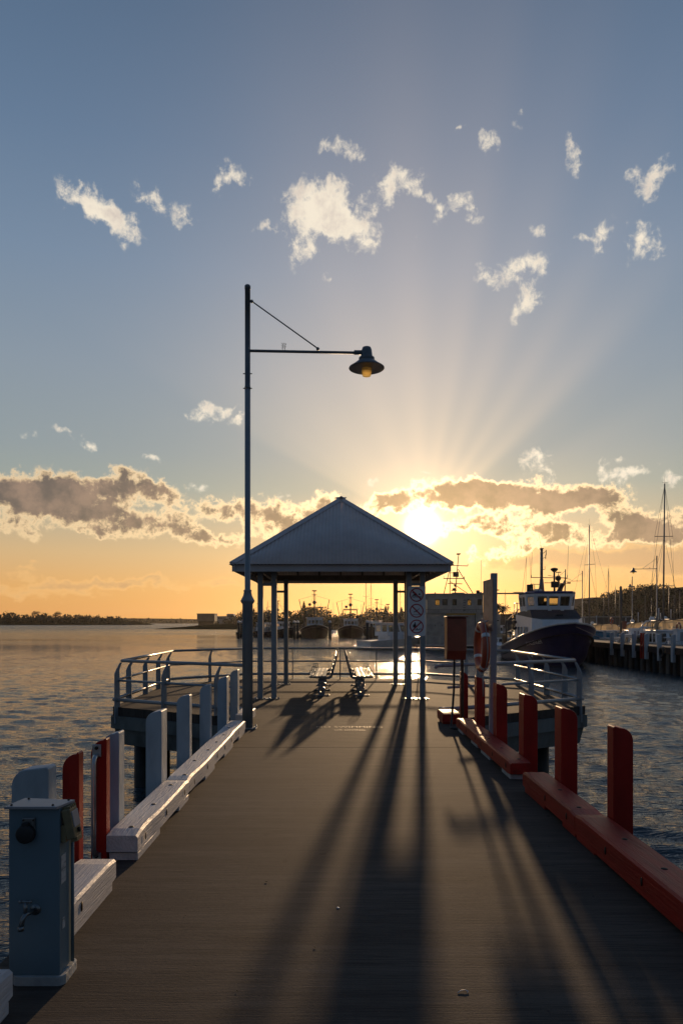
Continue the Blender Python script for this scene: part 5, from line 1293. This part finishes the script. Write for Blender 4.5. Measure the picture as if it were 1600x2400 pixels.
# ------------------------------------------------------------------ the timber wharf on the right
wf = thing('timber_wharf', 'long wharf on close set piles running back to the blue workboat', 'wharf', (22.6, 52, 0))
WX0, WX1, WY0, WY1 = 20.9, 24.6, 20, 84
MB().box(WX0, WX1, WY0, WY1, -.28, 0).build('deck', material('wharf deck', (.20, .15, .11), .8, var=.3, scale=2, space='Position'), wf)
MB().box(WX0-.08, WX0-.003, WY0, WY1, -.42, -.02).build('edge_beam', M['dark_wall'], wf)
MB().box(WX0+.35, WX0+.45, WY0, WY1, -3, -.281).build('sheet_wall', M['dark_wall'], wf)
y = 38.0; i = 0
while y < 70:
    MB().tube((WX0+.12, y, -3.2), (WX0+.12, y, -.43), .15, n=8).build('pile', M['pile_wharf'] if i % 3 else M['pile'], wf); y += .95; i += 1
WG = 'white fender posts along the wharf'
fp = fender('white wharf post farthest right in the front row', WG, WX0-.01, 43.4, 43.65, .20, .84, M['white_post'], -1, zbot=-.9)
for yy, lb in ((45.4, 'white wharf post, second from the right in the front row'), (47.3, 'white wharf post right of the red ladder posts'),
               (49.3, 'white wharf post left of the red ladder posts'), (51.3, 'white wharf post third from the left in the front row'), (53.3, 'thick white wharf post at the left end of the front row')):
    c = fp.copy(); COL.objects.link(c); c.location.y = yy; c['label'] = lb
for yy, lb in ((47.75, 'red ladder post on the wharf edge, the right one of two'), (48.15, 'red ladder post on the wharf edge, the left one of two')):
    tag(MB().box(WX0-.14, WX0-.02, yy, yy+.10, -.9, .86).build('fender_post', M['red_post'], base=(WX0-.08, yy, 0)), lb, 'fender post', 'red ladder posts on the wharf edge')
bp = fender('white post on the far side of the wharf, nearest of its row', 'white posts along the far side of the wharf', WX1+.01, 46.0, 46.2, .2, .84, M['white_post'], 1, zbot=-.3)
for k, yy in enumerate((48.2, 50.4, 52.6, 55.0, 57.4, 60.0, 62.5, 65.0)):
    c = bp.copy(); COL.objects.link(c); c.location.y = yy
    c['label'] = ['far side white wharf post left of the service box at the edge', 'far side white wharf post behind the red ladder posts', 'far side wharf post right of the wharf lamp',
                  'far side wharf post just left of the wharf lamp', 'white far side wharf post below the big cruiser', 'far side wharf post beside the small red cabinet',
                  'white far side wharf post below the red lifebuoy', 'white far side wharf post closest to the workboat bow'][k]
kb = tag(MB().box(WX1-.25, WX1-.05, 30, 70, .03, .2).build('kerb_timber', M['white_timber'], bevel=.01, base=(WX1-.15, 50, 0)), 'continuous white kerb timber along the far side of the wharf', 'kerb timber')
def lampcopy(x, y, lb, rz): return copy_tree(lamp, (x, y, 0), lb, rz)
lampcopy(24.35, 53.6, 'distant lamp post on the wharf with its lantern reaching left, beside the tallest mast', math.pi)
lampcopy(24.2, 69.5, 'lamp post behind the blue workboat with its lantern above the wheelhouse', math.pi)
lampcopy(32.7, 78, 'farthest lamp post, seen nearly end on between the hotel and hill', R(240))
cab2 = copy_tree(cb, (24.3, 59.6, 0), 'small distant red cabinet on a pipe standing on the wharf')
lb2 = copy_tree(LBU, (24.0, 61.5, 1.7), 'distant red lifebuoy on a grey pole behind the wharf posts')
lb3 = copy_tree(LBU, (24.1, 49.6, 1.25), 'red lifebuoy on the wharf at the right edge of the photo')
pl = tag(MB().tube((24.9, 61.8, -2), (24.9, 61.8, 4.7), .11, n=10).lathe([(.11, 4.7), (.001, 4.8)], (24.9, 61.8, 0), 10).build('mooring_pole', M['pile_wharf'], base=(24.9, 61.8, 0)), 'tall grey mooring pole beside the distant red lifebuoy', 'pole')
ped2 = thing('service_box', 'pale metal service box standing on the wharf at the right edge', 'cabinet', (24.0, 49.0, 0), 'pale service boxes on the wharf')
MB().box(23.5, 24.3, 48.6, 49.2, .02, 1.05).build('case', M['boat_white'], ped2, bevel=.02); MB().box(23.45, 24.35, 48.55, 49.25, 1.055, 1.12).build('lid', M['boat_white'], ped2, bevel=.01)
MB().box(23.7, 24.1, 48.58, 48.598, .3, .9).build('door', M['lid'], ped2)
copy_tree(ped2, (23.7, 55.9, 0), 'pale metal service box beside the tall wharf lamp')
bl = thing('rubber_fender', 'black rubber fender hanging on the wharf edge under the second front post', 'fender', (20.7, 45.0, -.4))
MB().path([(20.78+.0, 45.0+.28*math.cos(a*math.pi/8), -.35+.28*math.sin(a*math.pi/8)) for a in range(16)], .1, 8, True).build('ring', M['black'], bl)
MB().tube((20.79, 45.0, -.1), (20.86, 45.0, .05), .02, n=5).build('chain', M['rig'], bl)
rp_ = tag(MB().path([(20.75, 53.2, .5), (20.75, 52.4, .15), (20.75, 51.6, .05), (20.75, 50.4, .15), (20.75, 49.4, .5)], .02, 5).build('mooring_rope', M['rope'], base=(20.75, 51, 0)), 'slack mooring rope strung between white wharf posts', 'rope')
cv = thing('covered_dinghy', 'boat under a bright blue tarpaulin behind the wharf', 'boat', (26.2, 66, ZW))
m = MB(); rows = hull(m, 6.5, 2.4, (.8, .8, 1.1), .3, .6, .85, 14, .2, 6); m.build('hull', M['boat_white'], cv)
MB().grid([[(-1.2*k, y, .8), (-.7*k, y, 1.9), (0, y, 2.25), (.7*k, y, 1.9), (1.2*k, y, .8)] for y, k in ((-3.1, .9), (-1.5, 1), (0, 1), (1.5, .8), (2.8, .35))]).build('tarpaulin', M['canvas_blue'], cv, recalc=False)
for o in kids(cv):
    for v in o.data.vertices:
        if o.name.startswith(('hull', 'tarp')): pass
# those were built around the world origin: the mesh is already local
for o in kids(cv):
    o.data.transform(Matrix.Translation(Vector(cv.location)))
cv.rotation_euler = (0, 0, R(95))

# ------------------------------------------------------------------ land: far shores, trees and buildings
def leaves(m, c, rad, n, s_, rnd, squash=1.0):
    for _ in range(n):
        while True:
            p = Vector((rnd.uniform(-1, 1), rnd.uniform(-1, 1), rnd.uniform(-1, 1)))
            if p.length < 1 and (p.length > .55 or rnd.random() < .35): break
        q = Vector(c)+Vector((p.x*rad[0], p.y*rad[1], p.z*rad[2]))
        a = Vector((rnd.gauss(0, 1), rnd.gauss(0, 1), rnd.gauss(0, 1))).normalized(); b = a.orthogonal().normalized(); e = a.cross(b)
        k = s_*rnd.uniform(.6, 1.4)
        m.add([q+b*k, q+e*k*.7, q-b*k*.8, q-e*k*.7], [(0, 1, 2, 3)])
def belt(name, label, pts, h, rnd_seed, dens, leaf, depth=20, mat=M['leaf_far'], jag=.5, base_z=ZW, cat='trees'):
    """pts: (x, y) line; h(t) height"""
    rnd = random.Random(rnd_seed); m = MB()
    for i in range(len(pts)-1):
        a, b = Vector(pts[i]), Vector(pts[i+1]); L = (b-a).length; n = int(L*dens)
        for k in range(n):
            t_ = (k+rnd.random())/n; p = a.lerp(b, t_); tt = (i+t_)/(len(pts)-1)
            hh = h(tt)*(1-jag*rnd.random()**1.5); r = hh*rnd.uniform(.28, .5)
            y = p.y+rnd.uniform(0, depth)
            leaves(m, (p.x, y, base_z+hh-r*.8), (r*1.2, r, r), max(8, int(26*r/leaf/3)), leaf, rnd)
            leaves(m, (p.x, y, base_z+(hh-r)*.5), (r*1.3, r, hh*.42), 10, leaf*1.4, rnd)
    return tag(m.build(name, mat, recalc=False, base=(sum(p[0] for p in pts)/len(pts), pts[0][1], base_z)), label, cat, kind='stuff')
def mound(name, outline, mat, y0, y1, base_z=ZW-.5):
    """terrain: outline [(x, z)] raised over a depth y0..y1"""
    rows = []
    for k in range(7):
        t_ = k/6; f = math.sin(t_*math.pi/2)
        rows.append([(x, y0+(y1-y0)*t_, base_z+(z-base_z)*f) for x, z in outline])
    m = MB().grid(rows); return structure(name, m, mat, recalc=False)
M['earth'] = material('dark scrub ground', (.030, .028, .016), 1.0, spec=.0, var=.4, scale=.05, space='Position')
# left shore, about 770 m away
Yl = 770; X = lambda px, Y: (px-VX)*Y/F
mound('left_shore', [(X(-260, Yl), 4), (X(-60, Yl), 6), (X(100, Yl), 6.5), (X(230, Yl), 4.5), (X(290, Yl), 2.5), (X(330, Yl), -1.6)], M['earth'], Yl, Yl+60)
belt('wooded_shore', 'dark low wood along the far left shore', [(X(-250, Yl), Yl+5), (X(0, Yl), Yl+5), (X(130, Yl), Yl+5), (X(262, Yl), Yl+5)], lambda t_: 13.5-4.5*t_**2+2.2*math.sin(t_*23)*math.sin(t_*61), 3, .8, 1.3, 40, jag=.4)
Yf = 1500
mound('far_shore', [(X(-300, Yf), 8), (X(100, Yf), 12), (X(280, Yf), 11), (X(400, Yf), 9), (X(480, Yf), 8), (X(1000, Yf), 10), (X(2200, Yf), 14)], M['earth'], Yf, Yf+300)
belt('wooded_far_shore', 'thin line of far woods beyond the open water', [(X(230, Yf), Yf+5), (X(470, Yf), Yf+5)], lambda t_: 13-3*t_, 5, .16, 2.6, 60)
# centre and right land
Yc = 300
mound('harbour_shore', [(X(430, 420), -1.6), (X(520, 420), .5), (X(640, 330), 1.5), (X(1250, 300), 2), (X(2300, 300), 2)], M['earth'], 300, 420)
belt('harbour_trees', 'hazy belt of trees behind the moored trawlers', [(X(560, 340), 340), (X(690, 320), 320), (X(820, 320), 320), (X(960, 320), 320)], lambda t_: 8.0+1.2*math.sin(t_*17)+1.0*math.sin(t_*41), 8, 2.2, .5, 16, jag=.35)
belt('harbour_trees', 'darker belt of trees behind the marina at right', [(X(960, 300), 300), (X(1200, 280), 280), (X(1340, 260), 260), (X(1500, 255), 255)], lambda t_: 5.2+.8*math.sin(t_*13)-1.4*max(0, t_-.5)*2, 9, 2.0, .5, 16, jag=.35)
hill = mound('hill', [(X(1380, 250), -1), (X(1450, 250), 2.5), (X(1485, 250), 5.5), (X(1520, 250), 6.5), (X(1560, 250), 9.5), (X(1600, 250), 12), (X(1700, 250), 16), (X(2000, 250), 20), (X(2400, 250), 14)], M['earth'], 240, 330)
rnd = random.Random(12); m = MB()
for k in range(420):
    px = rnd.uniform(1440, 1760); t_ = rnd.random()**.7
    zt = np.interp(px, [1440, 1485, 1520, 1560, 1600, 1700, 1760], [2, 5.5, 6.5, 9.5, 12, 16, 17])
    yy = 240+90*t_; zz = (ZW-.5)+(zt-(ZW-.5))*math.sin(t_*math.pi/2); r = rnd.uniform(1.0, 2.1)
    xx = (px-VX)*250/F
    leaves(m, (xx, yy, zz+r*.6), (r*1.3, r*1.2, r), 34, .42, rnd)
tag(m.build('hill_wood', M['leaf_far'], recalc=False, base=(120, 260, ZW)), 'wooded slope of the dark hill at the right edge', 'trees', kind='stuff')
# single trees one can tell apart
def tree(label, name, px, Y, top, kind, base_z=0.0, group=None):
    x = X(px, Y); H = CAMZ+(HY-top)*Y/F-base_z; rnd = random.Random(int(px)); t_ = thing(name, label, 'tree', (x, Y, base_z), group)
    tm = MB(); cm = MB()
    def P(a, b, c): return (x+a, Y+b, base_z+c)
    if kind == 'conifer':
        tm.tube(P(0, 0, 0), P(0, 0, H), .22, .04, 8)
        for k in range(13):
            z = H*(.25+.74*k/12); r = H*.26*(1-k/12.6)
            for j in range(7):
                a = 2*math.pi*(j+.5*(k % 2))/7
                tm.tube(P(0, 0, z), P(r*math.cos(a), r*math.sin(a), z-.08*r), .05, .02, 4)
                leaves(cm, P(r*.62*math.cos(a), r*.62*math.sin(a), z), (r*.5, r*.5, .22), 16, .26, rnd)
    elif kind == 'palm':
        tm.tube(P(0, 0, 0), P(.15, 0, H-1.2), .28, .2, 8)
        for j in range(34):
            a = 2*math.pi*j/34+rnd.uniform(-.1, .1); e = rnd.uniform(-.5, 1.2); L = rnd.uniform(1.9, 2.6); pts = []
            for s_ in range(7):
                u = s_/6*L; pts.append(Vector(P(.15+u*math.cos(a)*math.cos(e*.7), u*math.sin(a)*math.cos(e*.7), H-1.2+u*math.sin(e)-.16*u*u)))
            w = Vector((-math.sin(a), math.cos(a), 0))
            for s_ in range(6):
                for sd in (-1, 1): 
                    p0, p1 = pts[s_], pts[s_+1]; q = w*sd*.32*(1-s_/7)+Vector((0, 0, -.14)); cm.add([p0, p1, p1+q*.8, p0+q], [(0, 1, 2, 3)])
    else:
        tm.tube(P(0, 0, 0), P(.1, 0, H*.62), .26, .14, 8)
        for j in range(6):
            a = 2*math.pi*j/6; R_ = H*.30*rnd.uniform(.7, 1.1); zc = H*(.80+.08*rnd.uniform(-1, 1))
            tm.tube(P(.1, 0, H*.55), P(R_*.8*math.cos(a), R_*.8*math.sin(a), zc-.2), .11, .03, 5)
            leaves(cm, P(R_*.8*math.cos(a), R_*.8*math.sin(a), zc), (H*.19, H*.19, H*.10), 90, .28, rnd)
        leaves(cm, P(0, 0, H*.90), (H*.24, H*.24, H*.11), 150, .28, rnd)
    tm.build('trunk', M['bark'], t_); cm.build('crown', M['leaf'], t_, recalc=False)
    return t_
tree('pointed Norfolk pine standing above the trees behind the black hulled trawler', 'norfolk_pine', 712, 290, 1411, 'conifer', 0)
tree('pointed Norfolk pine behind the lattice mast of the small trawler', 'norfolk_pine', 903, 300, 1421, 'conifer', 0)
tree('broad dark tree leaning beside the left Norfolk pine', 'broad_tree', 727, 292, 1424, 'round', 0)
tree('pointed pine just left of the warning sign', 'norfolk_pine', 940, 310, 1424, 'conifer', 0)
tree('low bushy tree at the left shelter posts on the far shore', 'broad_tree', 672, 300, 1430, 'round', 0)
tree('palm with a full round crown right of the notice board post', 'palm_tree', 1163, 190, 1411, 'palm', 0, 'palms behind the grey vessel')
tree('palm nearer the blue workboat, its crown lower than its neighbour', 'palm_tree', 1177, 200, 1419, 'palm', 0, 'palms behind the grey vessel')
tree('small distant palm left of the workboat wheelhouse', 'palm_tree', 1205, 230, 1433, 'palm', 0, 'palms behind the grey vessel')
tree('flat topped tree standing clear on the skyline of the hill', 'flat_topped_tree', 1513, 262, 1396, 'round', 3.5)
tree('tree on the crest left of the flat topped one', 'broad_tree', 1499, 258, 1403, 'round', 3.0)
tree('lone tree poking above the far left shore', 'broad_tree', 84, 772, 1432, 'round', 2)
tree('taller tree above the middle of the left shore', 'broad_tree', 136, 774, 1433, 'round', 2)
# buildings
def building(label, name, boxes, cat='building', wins=(), group=None):
    x, Y = boxes[0][0], boxes[0][2]; t_ = thing(name, label, cat, (x, Y, -1.0), group)
    for x0, x1, y0, y1, z0, z1, mat, nm in boxes: MB().box(x0, x1, y0, y1, z0, z1).build(nm, mat, t_)
    for (x0, x1, y, z0, z1, nx, mat) in wins:
        w = (x1-x0)/nx
        for i in range(nx): MB().box(x0+w*(i+.18), x0+w*(i+.82), y-.06, y-.005, z0, z1).build('window', mat, t_)
    return t_
Yb = 677; g = F/Yb
def bz(py, Y): return CAMZ-(py-HY)*Y/F
building('plain boxy grey building at the water, left of the lamp post', 'waterfront_building',
         [(X(462, Yb), X(503, Yb), Yb, Yb+16, bz(1456, Yb), bz(1439, Yb), M['wall_far'], 'wall'), (X(464, Yb), X(500, Yb), Yb+2, Yb+14, -2.2, bz(1456, Yb)-.01, M['dark_wall'], 'undercroft'), (X(461, Yb), X(504, Yb), Yb-.5, Yb+16.5, bz(1439, Yb)+.01, bz(1439, Yb)+.5, M['wall_far'], 'roof')])
building('white stepped building right of the plain boxy one', 'white_building',
         [(X(509, 660), X(532, 660), 660, 672, -2, bz(1444, 660), M['wall_pale'], 'wall'), (X(531, 660)+.02, X(547, 660), 661, 673, -2, bz(1438.5, 660), M['wall_pale'], 'wall')], wins=[(X(511, 660), X(530, 660), 660, bz(1450, 660), bz(1447, 660), 5, M['win_dark']), (X(532.5, 660), X(546, 660), 661, bz(1446, 660), bz(1441.5, 660), 3, M['win_dark'])])
mound('point_shore', [(X(440, 650), -1.7), (X(470, 650), -.6), (X(600, 650), .5), (X(760, 650), 1)], M['earth'], 655, 690)
belt('point_trees', 'dark shrubs round the plain boxy building', [(X(505, 655), 655), (X(580, 655), 655)], lambda t_: 5.5+6*t_, 21, .5, 1.0, 8)
building('three storey hotel with balconies between the yacht masts', 'hotel',
         [(X(1362, 340), X(1448, 340), 340, 355, -1, bz(1404, 340), M['wall_far'], 'wall'), (X(1388, 340), X(1410, 340), 341, 352, bz(1404, 340)+.01, bz(1400, 340), M['wall_far'], 'plant_room'),
          (X(1448, 340)+.05, X(1466, 340), 341, 354, bz(1424, 340), bz(1413, 340), M['wall_pale'], 'wing'), (X(1362, 340), X(1450, 340), 338.4, 339.9, bz(1413.5, 340), bz(1411, 340), M['wall_pale'], 'balcony'),
          (X(1362, 340), X(1450, 340), 338.4, 339.9, bz(1424, 340), bz(1422, 340), M['wall_pale'], 'balcony'), (X(1360, 340), X(1450, 340), 339.5, 356, bz(1404, 340)+.01, bz(1402.5, 340), M['wall_pale'], 'roof')],
         wins=[(X(1364, 340), X(1446, 340), 340, bz(1411, 340)+.1, bz(1405.5, 340), 10, M['win_dark']), (X(1364, 340), X(1446, 340), 340, bz(1421.5, 340), bz(1414.5, 340), 10, M['win_dark']), (X(1364, 340), X(1446, 340), 340, bz(1431, 340), bz(1425, 340), 10, M['win_dark'])])
building('long low shed behind the right end of the grey vessel', 'shed', [(X(1130, 150), X(1200, 150), 150, 158, -1.2, bz(1442, 150), M['wall_far'], 'wall'), (X(1129, 150), X(1201, 150), 149.8, 158.2, bz(1442, 150)+.01, bz(1442, 150)+.25, M['dark_wall'], 'roof')])
building('row of low waterside sheds behind the marina cruisers', 'boat_shed', [(X(1395, 130), X(1480, 130), 130, 138, -1.2, bz(1447, 130), M['wall_far'], 'wall'), (X(1394, 130), X(1481, 130), 129.8, 138.2, bz(1447, 130)+.01, bz(1447, 130)+.22, M['wall_pale'], 'roof')], wins=[(X(1397, 130), X(1478, 130), 130, -.4, .8, 8, M['win_dark'])])
# beacon piles by the left shore
for px, lb in ((288, 'group of far navigation piles off the tip of the left shore'),):
    m = MB()
    for k in range(7): m.tube((X(px+3*k, 740), 740, -2), (X(px+3*k, 740), 740, 1.0+.6*(k % 2)), .35, n=6)
    tag(m.build('navigation_piles', M['pile'], base=(X(298, 740), 740, ZW)), lb, 'piles')

# ------------------------------------------------------------------ warm evening air
def haze():
    m = bpy.data.materials.new('evening haze'); m.use_nodes = True
    t = NT(m.node_tree); out = t.n['Material Output']; t.n.remove(t.n['Principled BSDF'])
    v = t.node('ShaderNodeVolumePrincipled')
    v.inputs['Color'].default_value = (.95, .90, .84, 1); v.inputs['Density'].default_value = HAZE
    v.inputs['Anisotropy'].default_value = .72
    t.l.new(v.outputs[0], out.inputs['Volume'])
    o = MB().box(-1400, 1900, -450, 1900, -6, 34).build('haze', m)
    tag(o, 'thin warm evening haze over the harbour', 'haze', kind='stuff')
HAZE = .000035
haze()
